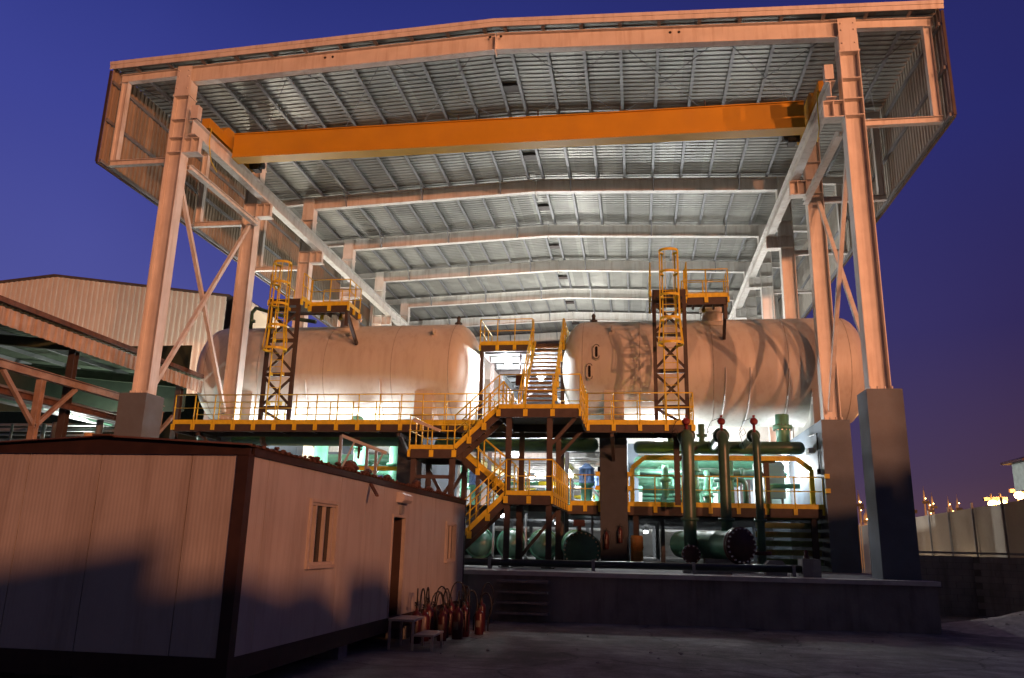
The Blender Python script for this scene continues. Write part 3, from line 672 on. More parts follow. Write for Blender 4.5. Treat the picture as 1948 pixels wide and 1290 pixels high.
# ------------------------------------------------------------------ pipes
def header(x0, x1, y, z, r, material, label, group=None, outlets=(), name='header_pipe', clamps=()):
    t = thing(name, label, 'pipe', ((x0+x1)/2, y, z), group)
    L = x1-x0; pf = [(r*math.sin(i/5*math.pi/2), r*.8*(1-math.cos(i/5*math.pi/2))) for i in range(6)]
    b = MB(); b.lathe(pf+[(r, L*f) for f in (.2,.4,.6,.8)]+[(a, L-h) for a, h in reversed(pf)], (x0,y,z), (1,0,0), 20); obj('barrel', b, material, t)
    for x, z1, rr in outlets:
        b = MB(); b.tube([(x,y,z),(x,y,z1)], rr, 12); b.lathe([(rr,-.06),(rr+.09,-.06),(rr+.09,.06),(rr,.06)], (x,y,(z+z1)/2), n=14); obj('branch', b, material, t)
    for x in clamps:
        b = MB(); b.lathe([(r+.001,-.12),(r+.03,-.12),(r+.03,.12),(r+.001,.12)], (x,y,z), (1,0,0), 20); b.box(x-.04,x+.04,y-.04,y+.04,z-r-.5,z-r-.0); obj('clamp', b, RUST, t)
    return t
header(-.06, 6.48, 32.0, 5.98, .25, DGREEN, 'dark green header pipe nearest the front under the right tank', None, ((1.4,6.9,.13),(2.6,6.9,.13)))
for i in range(4):
    y = 38+6*i
    h = header(-.06, 6.3, y, 5.98, .27, GREEN, 'bright green header pipe, one of those standing behind the front one', 'green header pipes in rows under the right side', ((1.2,Z1,.2),(2.1,Z1,.2),(3.9,Z1,.17),(5.2,6.9,.2)))
header(-17.9, -8.9, 30.5, 5.75+.33, .29, DGREEN, 'thick dark green header pipe hung below the walkway at left', None, (), 'header_pipe', (-14.9,-10.9))
header(-8.0, -1.4, 31.3, 5.98, .28, DGREEN, 'dark green header pipe behind the stair tower landing', None, ((-2.1,6.6,.24),(-2.9,6.5,.15)))
# three tall risers with elbows and red valves
def riser(x, r, zb, label, bottom_red=False):
    y = 28.0; zt = 5.85; t = thing('riser_pipe', label, 'pipe', (x,y,zb), 'tall dark green risers with red valves')
    P = [(x,y,zb),(x,y,3.0),(x,y,4.6),(x,y,zt-.35)]+[(x, y+(.5-.5*math.cos(a)), zt-.35+.5*math.sin(a)) for a in (R(15),R(30),R(45),R(60),R(75),R(90))]+[(x,y+3.6,zt+.15)]
    b = MB(); b.tube(P, r, 18); obj('pipe', b, DGREEN, t)
    b = MB(); b.lathe([(r,-.05),(r+.1,-.05),(r+.1,.05),(r,.05)], (x,y+.62,zt+.15), (0,1,0), 20); b.lathe([(r,-.05),(r+.08,-.05),(r+.08,.05),(r,.05)], (x,y,3.1), n=18); obj('flange', b, DGREEN, t)
    b = MB(); b.tube([(x,y+.35,zt+.1),(x,y+.35,zt+.55)], .05, 8); b.lathe([(0,-.06),(.11,-.07),(.14,0),(.11,.07),(0,.06)], (x,y+.33,zt+.62), (0,-1,.25), 14); b.box(x-.04,x+.04,y+.28,y+.38,zt+.76,zt+.84); obj('valve', b, mat('dull_red_paint', (.15,.01,.014), .55), t)
    b = MB(); b.tube([(x-.05,y+.3,zt+.75),(x-.35,y+.25,zt+.62),(x-.5,y+.25,zt+.3),(x-.42,y+.25,zt+.1),(x-.3,y+.25,zt+.2),(x-.36,y+.25,zt+.36),(x-.52,y+.25,zt+.2),(x-.4,y+.25,zt-.25)], .012, 5); obj('cable', b, BLACK, t)
    if bottom_red:
        b = MB(); b.lathe([(r,-.06),(r+.17,-.06),(r+.17,.06),(r,.06)], (x,y,zb+.6), n=18); obj('red_flange', b, RED, t)
    return t
riser(1.80, .22, 1.9, 'thickest of the three dark green risers, nearest the ladder tower')
riser(3.00, .185, 2.6, 'middle one of the three dark green risers, above the big flanged pipe')
riser(4.10, .13, ZS, 'thinnest of the three dark green risers, at the right', True)
def blind_flange(parent, c, r, ax=(0,-1,0), material=DRED, bm=CHROME, nb=20):
    b = MB(); b.lathe([(0,0),(r,0),(r,.07),(r*.98,.08),(r*.98,.1),(r,.11),(r,.18),(r*.7,.18)], Vector(c)-Vector(ax).normalized()*(-.1)-Vector(ax).normalized()*.0, (-Vector(ax)).normalized(), 36); f = obj('flange', b, material, parent)
    b = MB(); a_ = Vector(ax).normalized(); u = a_.orthogonal().normalized(); w = a_.cross(u)
    for i in range(nb):
        t = 2*math.pi*i/nb; p = Vector(c)+(u*math.cos(t)+w*math.sin(t))*r*.9+a_*.1; b.lathe([(.032,-.22),(.032,.045),(0,.05)], p, a_, 6)
    obj('bolt', b, bm, f); return f
t = thing('flanged_pipe', 'big green pipe stub closed by a dark red bolted flange beside the risers', 'pipe', (3.0,27.5,ZS))
ax = Vector((.62,-1,0)).normalized(); c = Vector((3.25,27,2.28))
b = MB(); b.lathe([(.46,0),(.46,.9),(.47,.92),(.47,1.0),(.46,1.02),(.46,3.2)], c, -ax, 30); obj('pipe', b, GREEN, t); blind_flange(t, c+ax*.02, .58, ax)
b = MB(); b.box(2.2,3.6,27.2,28.0,ZS,1.84); obj('plinth', b, ROUGHC, t)
t = thing('flanged_pipe', 'small pipe stub with a dark red round flange left of the big one', 'pipe', (1.75,27.0,ZS))
b = MB(); b.lathe([(.2,0),(.2,1.2)], (1.75,27.1,1.97), (0,1,0), 20); b.box(1.65,1.85,27.3,27.6,ZS,1.78); obj('pipe', b, DGREEN, t); blind_flange(t, (1.75,27.1,1.97), .3, (0,-1,0), nb=12)
t = thing('flanged_vessel', 'dark green vessel end with a ring of lit orange bolts left of the pillar', 'vessel', (-1.85,28.3,ZS))
b = MB(); b.lathe([(0,-.12),(.3,-.10),(.5,-.03),(.58,.1),(.58,3)], (-1.85,28.0,2.0), (0,1,0), 32); b.box(-2.2,-1.5,28.6,29.0,ZS,1.5); obj('shell', b, DGREEN, t)
blind_flange(t, (-1.85,28.1,2.0), .64, (0,-1,0), DGREEN, mat('brass_bolt', (.6,.45,.3), .3, .7), 24)
b = MB(); b.tube([(-1.95,28.3,2.55),(-1.95,28.3,2.9)], .07, 8); b.box(-2.15,-1.75,28.2,28.4,2.8,3.02); obj('valve', b, DRED, t)
# front pipe along the slab edge
t = thing('kerb_pipe', 'long straight dark pipe on short stands along the plinth edge', 'pipe', (0,24.4,ZS))
b = MB(); b.tube([(-7,23.9,1.63),(-4.8,24.05,1.63),(4.62,24.4,1.66)], .105, 14); obj('pipe', b, mat('blackish_pipe', (.03,.042,.04), .35, var=.2), t)
for x in (-4.3,-1.25,1.62,4.4):
    y = 24.05+(x+4.8)*.037; b = MB(); b.box(x-.05,x+.05,y-.15,y+.15,ZS+.012,ZS+.075); b.box(x-.045,x+.045,y-.125,y-.108,ZS+.076,1.78); b.box(x-.045,x+.045,y+.108,y+.125,ZS+.076,1.78); obj('stand', b, GREY, t)
t = thing('concrete_block', 'grey concrete block at the right end of the dark kerb pipe', 'block', (4.85,24.6,ZS))
b = MB(); b.box(4.63,5.12,24.2,24.9,ZS+.012,1.95); obj('block', b, ROUGHC, t)
b = MB(); b.lathe([(.09,0),(.09,.06),(.05,.12),(.07,.2),(0,.26)], (4.8,24.5,1.95), n=10); obj('valve_cap', b, RED, t)
for x0, x1, y, h, lab in ((1.35,2.75,24.75,.13,'flat grey concrete pad lying behind the kerb pipe'),(3.75,4.35,25.1,.42,'rounded grey concrete saddle block behind the kerb pipe')):
    b = MB(); b.prism([(x0,y,ZS),(x1,y,ZS),(x1,y,ZS+h*.7),(x1-.12,y,ZS+h),(x0+.12,y,ZS+h),(x0,y,ZS+h*.7)], (0,.5,0)); solo('concrete_pad', b, ROUGHC, lab, 'pad', loc=((x0+x1)/2,y+.25,ZS))
# ground floor vessels and pipes in the dark below the deck
for i in range(5):
    x = -7.4+1.28*i; t = thing('horizontal_vessel', 'round green vessel end lying under the deck behind the stair legs', 'vessel', (x,33,ZS), 'green vessels side by side under the deck')
    b = MB(); b.lathe([(0,-.25),(.3,-.2),(.48,-.06),(.53,.12),(.53,5)], (x,31.5,2.15), (0,1,0), 24); b.box(x-.35,x+.35,32,32.3,ZS,1.75); obj('shell', b, DGREEN, t)
    b = MB(); b.lathe([(.531,-.06),(.6,-.06),(.6,.06),(.531,.06)], (x,31.75,2.15), (0,1,0), 24); obj('flange_ring', b, GREEN, t); b = MB(); b.tube([(x+.62,31.3,ZS),(x+.62,31.3,3.3)], .05, 6); obj('stand', b, GREY, t)
for x, r in ((.75,.16),(1.15,.12),(2.2,.2),(5.6,.16)):
    pass
for i in range(6):
    b = MB(); y = 31.6; x = 4.6+.0*i; z = 1.75+.32*i
    b.beam((4.4,31.3+.2*(i%2),z),(6.7,31.3+.2*(i%2),z+.0), .26, .2)
    solo('pipe_bundle', b, mat('olive_lagging', (.22,.22,.07), .6, var=.3) if i % 2 else mat('green_lagging', (.10,.16,.06), .6, var=.3), 'olive lagged flat pipe stacked under the lower deck at right', 'pipe', 'lagged pipes stacked under the lower deck', (5.5,31.4,z))
for i in range(2):
    b = MB(); b.lathe([(0,0),(.2,0),(.22,.05),(.22,.5),(.2,.56),(0,.56)], (.02,29.9,ZS+.02+.5*i*0+(.52*i)), (0,0,1), 16)
    b.lathe([(.225,.12),(.24,.15),(.225,.18)], (.02,29.9,ZS+.02+.52*i), (0,0,1), 16)
    solo('drum', b, mat('orange_drum', (.30,.15,.03), .6, var=.2), ('%s of two small orange drums stacked beside the pillar' % ('upper','lower')[1-i]), 'drum', loc=(.02,29.9,ZS+.02+.52*i))
# blue pumps on green barrels
for x, y in ((-2.15,36.0),(-1.75,40.5),(-7.6,38.0),(-7.7,42.0)):
    t = thing('vertical_pump', 'blue motor bolted on a green vertical pump barrel in the pump hall', 'pump', (x,y,Z1), 'blue and green vertical pumps')
    b = MB(); b.lathe([(.34,0),(.34,.1),(.26,.12),(.26,1.05),(.36,1.07),(.36,1.15)], (x,y,Z1), n=20); obj('barrel', b, GREEN, t)
    b = MB(); b.lathe([(.36,1.16),(.36,1.24),(.3,1.26),(.3,1.75),(.36,1.77),(.36,1.84),(.24,1.9),(.1,2.05),(0,2.06)], (x,y,Z1), n=20)
    for i in range(12): a = 2*math.pi*i/12; b.box(x+.31*math.cos(a)-.02,x+.31*math.cos(a)+.02,y+.31*math.sin(a)-.02,y+.31*math.sin(a)+.02,Z1+1.27,Z1+1.74)
    obj('motor', b, BLUE, t)
for x, y, lab in ((5.55,33.8,'white control cabinet on the lower deck under the right tank'),):
    t = thing('control_cabinet', lab, 'cabinet', (x,y,Z1)); b = MB(); b.box(x-.4,x+.4,y-.25,y+.25,Z1+.5,Z1+1.75); b.prism([(x-.45,y-.3,Z1+1.752),(x+.45,y-.3,Z1+1.752),(x+.3,y-.3,Z1+1.95),(x-.3,y-.3,Z1+1.95)], (0,.6,0)); obj('body', b, WHITE, t)
    b = MB(); b.box(x-.34,x+.34,y-.27,y-.252,Z1+.58,Z1+1.68); obj('door', b, WHITE, t); b = MB(); 
    for s in (-.3,.3): b.box(x+s-.03,x+s+.03,y-.1,y+.1,Z1,Z1+.498)
    obj('leg', b, GREY, t)
b = MB(); b.lathe([(.75,0),(.75,2.0),(.6,2.35),(0,2.5)], (5.75,35.6,Z1), n=32); solo('vertical_vessel', b, mat('pale_green_vessel', (.45,.58,.52), .5, var=.05), 'pale rounded vertical vessel beside the right support wall', 'vessel', loc=(5.75,35.6,Z1))
# left bay between cabin roof and header
for x, r, y in ((-13.5,.3,33.0),(-11.85,.3,33.4),(-10.1,.3,33.0),(-12.6,.16,36),(-10.9,.2,36.5)):
    t = thing('vertical_pipe', 'green vertical pipe rising under the left tank', 'pipe', (x,y,ZS), 'green vertical pipes under the left tank'); b = MB(); b.tube([(x,y,ZS),(x,y,7.0)], r, 16); obj('pipe', b, GREEN, t)
    b = MB(); b.lathe([(r,-.06),(r+.1,-.06),(r+.1,.06),(r,.06)], (x,y,5.3), n=16); b.lathe([(r,-.06),(r+.1,-.06),(r+.1,.06),(r,.06)], (x,y,3.2), n=16); obj('flange', b, GREEN, t)
b = MB(); b.beam((-15.8,30.9,4.95),(-8.2+.0,30.9,4.95),.14,.16); solo('pipe_rail', b, YEL, 'yellow beam crossing in front of the green pipes under the left tank', 'beam', loc=(-12,30.9,4.95))
for i, y in enumerate((38,44,50,56)):
    header(-15.9, -8.2, y, 5.98, .27, GREEN, 'green header pipe in a row behind the left tank supports', 'green header pipes in rows under the left side', ((-14.0,Z1,.2),(-11.2,Z1,.2),(-9.6,Z1,.17)))
t = thing('bracket_stand', 'pale galvanised triangular bracket frame standing behind the cabin roof', 'frame', (-9,25.2,ZS))
for xa, xb in ((-9.55,-8.2),):
    b = MB(); b.beam((-9.57,25,ZS),(-9.57,25,5.5),.09,.09,(0,1,0)); b.beam((-9.57,25,5.5),(-8.15,25.5,4.98),.09,.1); b.beam((-9.5,25,4.4),(-9.15,25.12,5.3),.06,.06); b.beam((-8.75,25.3,ZS),(-8.75,25.3,5.18),.09,.09,(0,1,0)); b.beam((-8.45,25.4,4.5),(-8.25,25.46,5.0),.05,.05); b.beam((-8.47,25.4,ZS),(-8.47,25.4,5.05),.08,.08,(0,1,0)); b.beam((-8.8,25.3,4.6),(-8.4,25.42,4.2),.05,.05); obj('frame', b, GALV, t)
# white boards behind
b = MB(); b.box(-9.8,-8.22,37.2,37.3,Z1+.1,5.9); solo('white_board', b, WHITE, 'white wall board lit up behind the middle stair landing', 'board', loc=(-9,37.2,Z1))
t = thing('rear_wall', 'brightly lit white wall closing the pump hall far behind the pipes', 'wall', (-5,63,ZS)); b = MB(); b.box(-20,8,63,63.2,ZS,17); obj('panel', b, WHITE, t)
b = MB(); b.box(8.4,8.6,37.5,62,ZS,5); solo('side_wall', b, WHITE, 'white side wall of the pump hall behind the right concrete support', 'wall', loc=(8.5,50,ZS))
b = MB(); b.box(-4.95,-4.58,32.6,32.9,8.65,9.1); b.tube([(-4.77,32.75,9.1),(-4.77,32.75,10.1)],.04,8); solo('alarm_box', b, RED, 'small red alarm box hanging between the two tank ends', 'box', loc=(-4.77,32.75,8.65))

# fire extinguishers on the pillar
def extinguisher(loc, h=.5, r=.085, wall=True, label='', group=None, big=False):
    t = thing('fire_extinguisher', label, 'extinguisher', loc, group); x, y, z = loc
    b = MB(); b.lathe([(0,0),(r*.95,0),(r,.02),(r,h*.78),(r*.8,h*.87),(r*.35,h*.92),(r*.3,h)], loc, n=18); obj('cylinder', b, RED, t)
    b = MB(); b.lathe([(.03,0),(.035,.05),(0,.06)], (x,y,z+h), n=10); b.box(x-.015,x+.015,y-.12,y+.03,z+h+.05,z+h+.07); b.beam((x,y-.02,z+h+.06),(x,y-.14,z+h+.12),.025,.015); obj('valve', b, BLACK, t)
    hs = MB(); a0 = random.uniform(0, 6.3)
    if big:
        hh = random.uniform(.22,.42); d = Vector((math.cos(a0), math.sin(a0), 0)); P = []
        for i in range(13):
            a = math.pi*1.35*i/12; P.append(Vector(loc)+Vector((0,0,h+.05))+d*(r*1.4*(1-math.cos(a)))+Vector((0,0,hh*math.sin(a)*(1 if a < math.pi else .9))))
        P.append(P[-1]+Vector((0,0,-.3)))
        hs.tube(P, .016, 6)
    else: hs.tube([(x+.03,y-.02,z+h+.03),(x+.14,y-.02,z+h),(x+.14,y-.03,z+h*.5),(x+.11,y-.03,z+h*.25)], .014, 6)
    obj('hose', hs, BLACK, t)
    b = MB()
    for i in range(5):
        a = R(-130+20*i); 
    P = [Vector((x+(r+.003)*math.cos(R(a)), y+(r+.003)*math.sin(R(a)), 0)) for a in (-130,-115,-100,-85,-70)]
    b.sheet([(p.x,p.y,0) for p in P], (0,0,z+h*.3), (0,0,z+h*.55)); obj('label', b, mat('faded_label', (.16,.14,.12), .7), t)
    return t
extinguisher((-1.08,30.08,2.05), .62, .085, label='left fire extinguisher hanging lower on the grey pillar')
extinguisher((-.58,30.08,2.28), .55, .085, label='right fire extinguisher hanging higher on the grey pillar')

tank_rear = ((-19.66,-6.62,46.0,'cream tank of the rear row seen through the gap at left'),(-3.12,9.39,46.0,'cream tank of the rear row seen through the gap at right'))
for x0, x1, y, lab in tank_rear:
    t = thing('storage_tank', lab, 'tank', ((x0+x1)/2, y, TZ-TR), 'horizontal storage tanks')
    pf = [(TR*math.sin(i/8*math.pi/2), 1.05*(1-math.cos(i/8*math.pi/2))) for i in range(9)]
    b = MB(); b.lathe(pf+[(r, x1-x0-h) for r, h in reversed(pf)], (x0,y,TZ), (1,0,0), 48); obj('shell', b, TANK, t)
    for x in (x0+2.9, x1-2.1): b = MB(); b.box(x-.4,x+.4,y-1.5,y+1.5,ZS,TZ-1.7); obj('saddle', b, CONC, t)
br = thing('bridge_floor', 'long beamed bridge floor running back between the tanks at their top', 'floor', (-4.7,48,Z3))
b = MB(); b.box(-6.4,-3.0,37.3,62,Z3-.05,Z3-.01); obj('grating', b, GRATE, br)
for i in range(20):
    b = MB(); y = 33.1+1.5*i; b.ibeam((-6.4,y,Z3-.19),(-3.0,y,Z3-.19), .14,.22,.02); obj('floor_beam', b, GREY, br)
for x in (-6.3,-3.1):
    b = MB(); b.ibeam((x,37.3,Z3-.45),(x,62,Z3-.45), .16,.3,.02); obj('girder', b, GREY, br)
for y in (39.5, 52.5):
    for x, s in ((-6.3,1),(-3.1,-1)):
        b = MB(); b.ibeam((x,y,6.25),(x,y,Z3-.62), .18,.18,.02,(0,1,0)); b.beam((x,y,8.6),(x+s*1.4,y,Z3-.6),.1,.12); b.beam((x,y,6.4),(x+s*3.0,y,8.9),.08,.1); obj('post', b, STEEL, br)

# denser pipework behind the lower deck and in the pump hall
def pipe_run(pts, r, material, label, group, flanges=()):
    t = thing('pipe_run', label, 'pipe', tuple(pts[0]), group)
    P = [Vector(p) for p in pts]; Q = [P[0]]
    for a, b_, c in zip(P, P[1:], P[2:]):                       # rounded elbows
        k = min(r*2.2, (a-b_).length*.45, (c-b_).length*.45); u = b_+(a-b_).normalized()*k; v = b_+(c-b_).normalized()*k
        for i in range(5): f = i/4; Q.append(u*(1-f)**2+b_*2*f*(1-f)+v*f*f)
    Q.append(P[-1]); b = MB(); b.tube(Q, r, 12); obj('pipe', b, material, t)
    for (i, f) in flanges:
        a = P[i].lerp(P[i+1], f); d = (P[i+1]-P[i]).normalized(); b = MB(); b.lathe([(r,-.07),(r+.08,-.07),(r+.08,-.01),(r+.08,.01),(r+.08,.07),(r,.07)], a, d, 14); obj('flange', b, material, t)
LR = 'green pipe run, one of several behind the lower deck rail'; GR = 'pipe runs behind the lower deck rail'
pipe_run([(2.35,33.4,Z1),(2.35,33.4,5.75)], .21, GREEN, LR, GR, ((0,.35),(0,.75)))
pipe_run([(2.95,34.2,Z1),(2.95,34.2,5.2),(2.95,35.6,5.2)], .13, GREEN, LR, GR, ((0,.4),))
pipe_run([(3.75,33.2,Z1),(3.75,33.2,5.75)], .16, GREEN, LR, GR, ((0,.6),))
pipe_run([(4.45,34.0,Z1),(4.45,34.0,4.9),(3.2,34.0,4.9)], .11, DGREEN, LR, GR)
pipe_run([(.2,34.6,5.2),(6.2,34.6,5.2)], .17, DGREEN, LR, GR, ((0,.3),(0,.7)))
pipe_run([(1.2,33.2,5.4),(1.2,33.2,4.2),(1.2,35.5,4.2)], .14, GREEN, LR, GR, ((0,.5),))
pipe_run([(1.7,34.0,Z1),(1.7,34.0,5.1),(.2,34.0,5.1)], .12, DGREEN, LR, GR, ((0,.4),))
pipe_run([(5.2,33.0,Z1),(5.2,33.0,4.6),(6.4,33.0,4.6)], .1, GREEN, LR, GR)
for i in range(4): pipe_run([(.3,35.4+.9*i,4.55-.12*i),(2.1,35.4+.9*i,4.55-.12*i)], .17, GREEN, LR, GR)
CR = 'pipe run in the lit pump hall behind the stair tower'; GG = 'pipe runs in the pump hall'
for i in range(12):
    x = -7.4+.5*i+random.uniform(-.12,.12); y = random.uniform(37.5,47); z = random.uniform(4.4,5.6); r = random.choice([.06,.09,.13]); mt = [GREEN,STEEL,YEL,DGREEN,GREY][i%5]
    pipe_run([(x,y,Z1),(x,y,z),(x+random.choice([-1,1])*random.uniform(.8,1.8),y,z)], r, mt, CR, GG, ((0,.4),(0,.8)))
for i in range(7):
    z = 3.9+.27*i; y = 41+1.3*(i%4); pipe_run([(-7.9,y,z),(-1.5,y,z)], random.choice([.04,.07,.1]), [STEEL,GREEN,GREY,YEL][i%4], CR, GG)
LR2 = 'dark green pipe run under the left tank behind the cabin roof'; GL = 'pipe runs under the left tank'
for i in range(6):
    x = -15.6+1.25*i; pipe_run([(x,34.6,ZS),(x,34.6,5.5),(x,36.2,5.5)], random.choice([.1,.14,.18]), [DGREEN,GREEN][i%2], LR2, GL, ((0,.8),))
for z in (5.25,4.6): pipe_run([(-16,34.2,z),(-8.3,34.2,z)], .12, DGREEN, LR2, GL, ((0,.3),(0,.6)))

# ------------------------------------------------------------------ prefabricated cabin in the foreground
def ribbed(name, base, freq=125.0, strength=.13):
    M = mat(name, base, .5, var=.07, scale=1.4, dirt=(.22,.16,.12), dirt_amt=.45, dirt_scale=1.1, streak=True)
    N = M.node_tree.nodes; L = M.node_tree.links; b = N['Principled BSDF']
    tc = N.new('ShaderNodeTexCoord'); sp = N.new('ShaderNodeSeparateXYZ'); L.new(tc.outputs['Object'], sp.inputs[0])
    a = N.new('ShaderNodeMath'); a.operation = 'ADD'; L.new(sp.outputs[0], a.inputs[0]); L.new(sp.outputs[1], a.inputs[1])
    mu = N.new('ShaderNodeMath'); mu.operation = 'MULTIPLY'; mu.inputs[1].default_value = freq; L.new(a.outputs[0], mu.inputs[0])
    sn = N.new('ShaderNodeMath'); sn.operation = 'SINE'; L.new(mu.outputs[0], sn.inputs[0])
    pw = N.new('ShaderNodeMath'); pw.operation = 'GREATER_THAN'; pw.inputs[1].default_value = .55; L.new(sn.outputs[0], pw.inputs[0])
    bp = N.new('ShaderNodeBump'); bp.inputs['Strength'].default_value = strength; bp.inputs['Distance'].default_value = .006; L.new(sn.outputs[0], bp.inputs['Height'])
    L.new(bp.outputs[0], b.inputs['Normal']); return M
PAN = ribbed('ribbed_cabin_panel', (.51,.475,.44))
cx0, cx1, cy0, cy1, ct = -8.42, -4.6, 9.0, 21.7, 3.18
def cb(y): return .885-.012*(y-9)
cab = thing('site_cabin', 'weathered cream prefabricated site cabin with brown corner posts and open door', 'cabin', (-6.5, 15.3, .45))
def wall_y(y0, y1, z0, z1, name='wall_panel'):     # panel of the long side (plane x = cx1)
    b = MB(); zb0 = cb(y0) if z0 is None else z0; zb1 = cb(y1) if z0 is None else z0
    b.hexa([(cx1-.06,y0,zb0),(cx1,y0,zb0),(cx1,y1,zb1),(cx1-.06,y1,zb1),(cx1-.06,y0,z1),(cx1,y0,z1),(cx1,y1,z1),(cx1-.06,y1,z1)]); obj(name, b, PAN, cab)
G = .012
ys = [9.13, 9.55, 10.98, 12.07, 13.1, 14.05, 14.97]
wall_y(9.13, 9.58, None, ct); wall_y(9.58+G, 10.98, None, ct); wall_y(10.98+.001, 12.069, None, 1.80); wall_y(10.981, 12.069, 2.775, ct)
wall_y(12.07, 12.2, None, ct); wall_y(12.2+G, 13.4, None, ct); wall_y(13.4+G, 14.4, None, ct); wall_y(14.4+G, 15.0, None, ct)
wall_y(15.001, 15.899, 2.70, ct); wall_y(15.90, 17.1, None, ct); wall_y(17.1+G, 18.3, None, ct); wall_y(18.3+G, 19.43, None, ct)
wall_y(19.431, 20.529, None, 1.70); wall_y(19.431, 20.529, 2.68, ct); wall_y(20.53, 21.6, None, ct)
xs_ = [cx0+.13, cx0+.9, -6.53, -5.32, cx1-.13]
for a, c in zip(xs_, xs_[1:]):
    b = MB(); b.box(a+G/2, c-G/2, cy0, cy0+.06, cb(9), ct); obj('wall_panel', b, PAN, cab)
b = MB(); b.box(cx0,cx0+.06,9.13,21.6,.8,ct); b.box(cx0+.06,cx1-.07,21.62,21.68,.8,ct); obj('wall_panel', b, PAN, cab)
for x0, x1, y0, y1 in ((cx1-.13,cx1+.02,cy0-.02,cy0+.13),(cx0-.02,cx0+.13,cy0-.02,cy0+.13),(cx1-.1,cx1+.012,21.6,21.72)):
    b = MB(); b.box(x0,x1,y0,y1,.58,ct+.02); obj('corner_post', b, TRIM, cab)
b = MB(); b.hexa([(cx1-.1,9.13,.62),(cx1+.015,9.13,.62),(cx1+.015,21.6,.52),(cx1-.1,21.6,.52),(cx1-.1,9.13,cb(9)-.001),(cx1+.015,9.13,cb(9)-.001),(cx1+.015,21.6,cb(21.6)-.001),(cx1-.1,21.6,cb(21.6)-.001)])
b.box(cx0+.13,cx1-.13,cy0-.015,cy0+.1,.62,cb(9)-.001); b.box(cx0,cx0+.1,9.13,21.6,.62,.8); obj('base_rail', b, TRIM, cab)
b = MB(); b.box(cx0+.1,cx1-.1,9.1,21.6,.66,.72); obj('floor', b, DARKROOM, cab)
b = MB(); b.box(cx1-.0,cx1+.03,9.1,21.66,ct+.002,ct+.10); b.box(cx1-.1,cx1-.001,9.14,21.6,ct+.002,ct+.06); obj('eave_rail', b, TRIM, cab)
b = MB(); xr = -6.5; b.prism([(cx0-.03,cy0-.035,ct+.0),(cx1+.03,cy0-.035,ct+.0),(cx1+.03,cy0-.035,ct+.08),(xr,cy0-.035,ct+.20),(cx0-.03,cy0-.035,ct+.07)], (0,.05,0)); obj('gable_trim', b, TRIM, cab)
rf = MB(); pr = corr(cy0-.12, cy1+.12, .18, .03)
rf.sheet([(0,u,d) for u,d in pr], (xr,0,ct+.205), (cx1+.06,0,ct+.105)); rf.sheet([(0,u,d) for u,d in pr], (xr,0,ct+.205), (cx0-.06,0,ct+.09)); obj('roof_sheet', rf, RUST, cab)
b = MB(); b.box(xr-.12,xr+.12,cy0-.12,cy1,ct+.215,ct+.235); obj('ridge_cap', b, RUST, cab)
def window(y0, y1, z0, z1):
    fr = MB(); x = cx1
    fr.box(x-.05,x+.035,y0-.05,y0,z0-.05,z1+.05); fr.box(x-.05,x+.035,y1,y1+.05,z0-.05,z1+.05); fr.box(x-.05,x+.035,y0,y1,z1,z1+.05); fr.box(x-.05,x+.05,y0-.0,y1+.0,z0-.05,z0)
    wdw = obj('window', fr, ALU, cab)
    b = MB(); b.box(x-.045,x-.04,y0,y1,z0,z1); obj('pane', b, GLASS, wdw)
    ym = y0+(y1-y0)*.55; s = MB()
    for yy in (y0+.20, ym, y1-.12): s.box(x-.038,x+.01,yy-.02,yy+.02,z0+.04,z1-.04)
    s.box(x-.038,x+.01,y0,y1,z0,z0+.039); s.box(x-.038,x+.01,y0,y1,z1-.039,z1); obj('sash', s, ALU, wdw)
    c = MB(); P = [(x-.10+.015*math.sin(i*1.9), y0+.22+(ym-y0-.26)*i/10, 0) for i in range(11)]; c.sheet(P, (0,0,z0+.05), (0,0,z1-.05)); obj('curtain', c, mat('brown_curtain', (.16,.06,.025), .9, var=.3), wdw)
window(11.03, 12.02, 1.85, 2.73); window(19.48, 20.48, 1.75, 2.63)
b = MB(); b.box(cx1-.07,cx1+.02,15.0,15.05,cb(15),2.70); b.box(cx1-.07,cx1+.02,15.85,15.9,cb(15.9),2.70); b.box(cx1-.07,cx1+.02,15.05,15.85,2.65,2.70); obj('door_frame', b, ALU, cab)
b = MB(); b.box(cx1-.78,cx1-.05,15.80,15.845,cb(16)+.01,2.64); dl = obj('door', b, mat('brown_door', (.07,.04,.03), .6), cab)
b = MB(); b.tube([(cx1-.7,15.79,1.7),(cx1-.7,15.74,1.7),(cx1-.58,15.74,1.7)], .012, 6); obj('handle', b, CHROME, dl)
b = MB(); b.box(cx1-.6,cx1-.55,14.95,15.8,cb(16),2.66); obj('doorway_shade', b, DARKROOM, cab)  # near-black sheet painted as the shade behind the open door
t = thing('wall_fixture', 'cream rounded metal cover mounted above the open cabin door', 'cover', (cx1,15.5,2.87))
b = MB(); pts = [(cx1+.001,2.93),(cx1+.001,3.12),(cx1+.10,3.12),(cx1+.16,3.07),(cx1+.16,2.98),(cx1+.11,2.93)]; b.prism([(x,15.2,z) for x,z in pts], (0,.6,0)); obj('cover', b, PANEL, t)
b = MB(); b.box(cx1+.002,cx1+.05,15.42,15.62,2.72,2.88); obj('junction_box', b, GREY, t)
b = MB(); b.beam((cx1+.02,13.55,3.16),(cx1+.28,13.15,2.94),.05,.03); solo('bent_strip', b, RUST, 'bent rusty strip sticking out under the cabin eave', 'strip', loc=(cx1+.02,13.55,3.16))
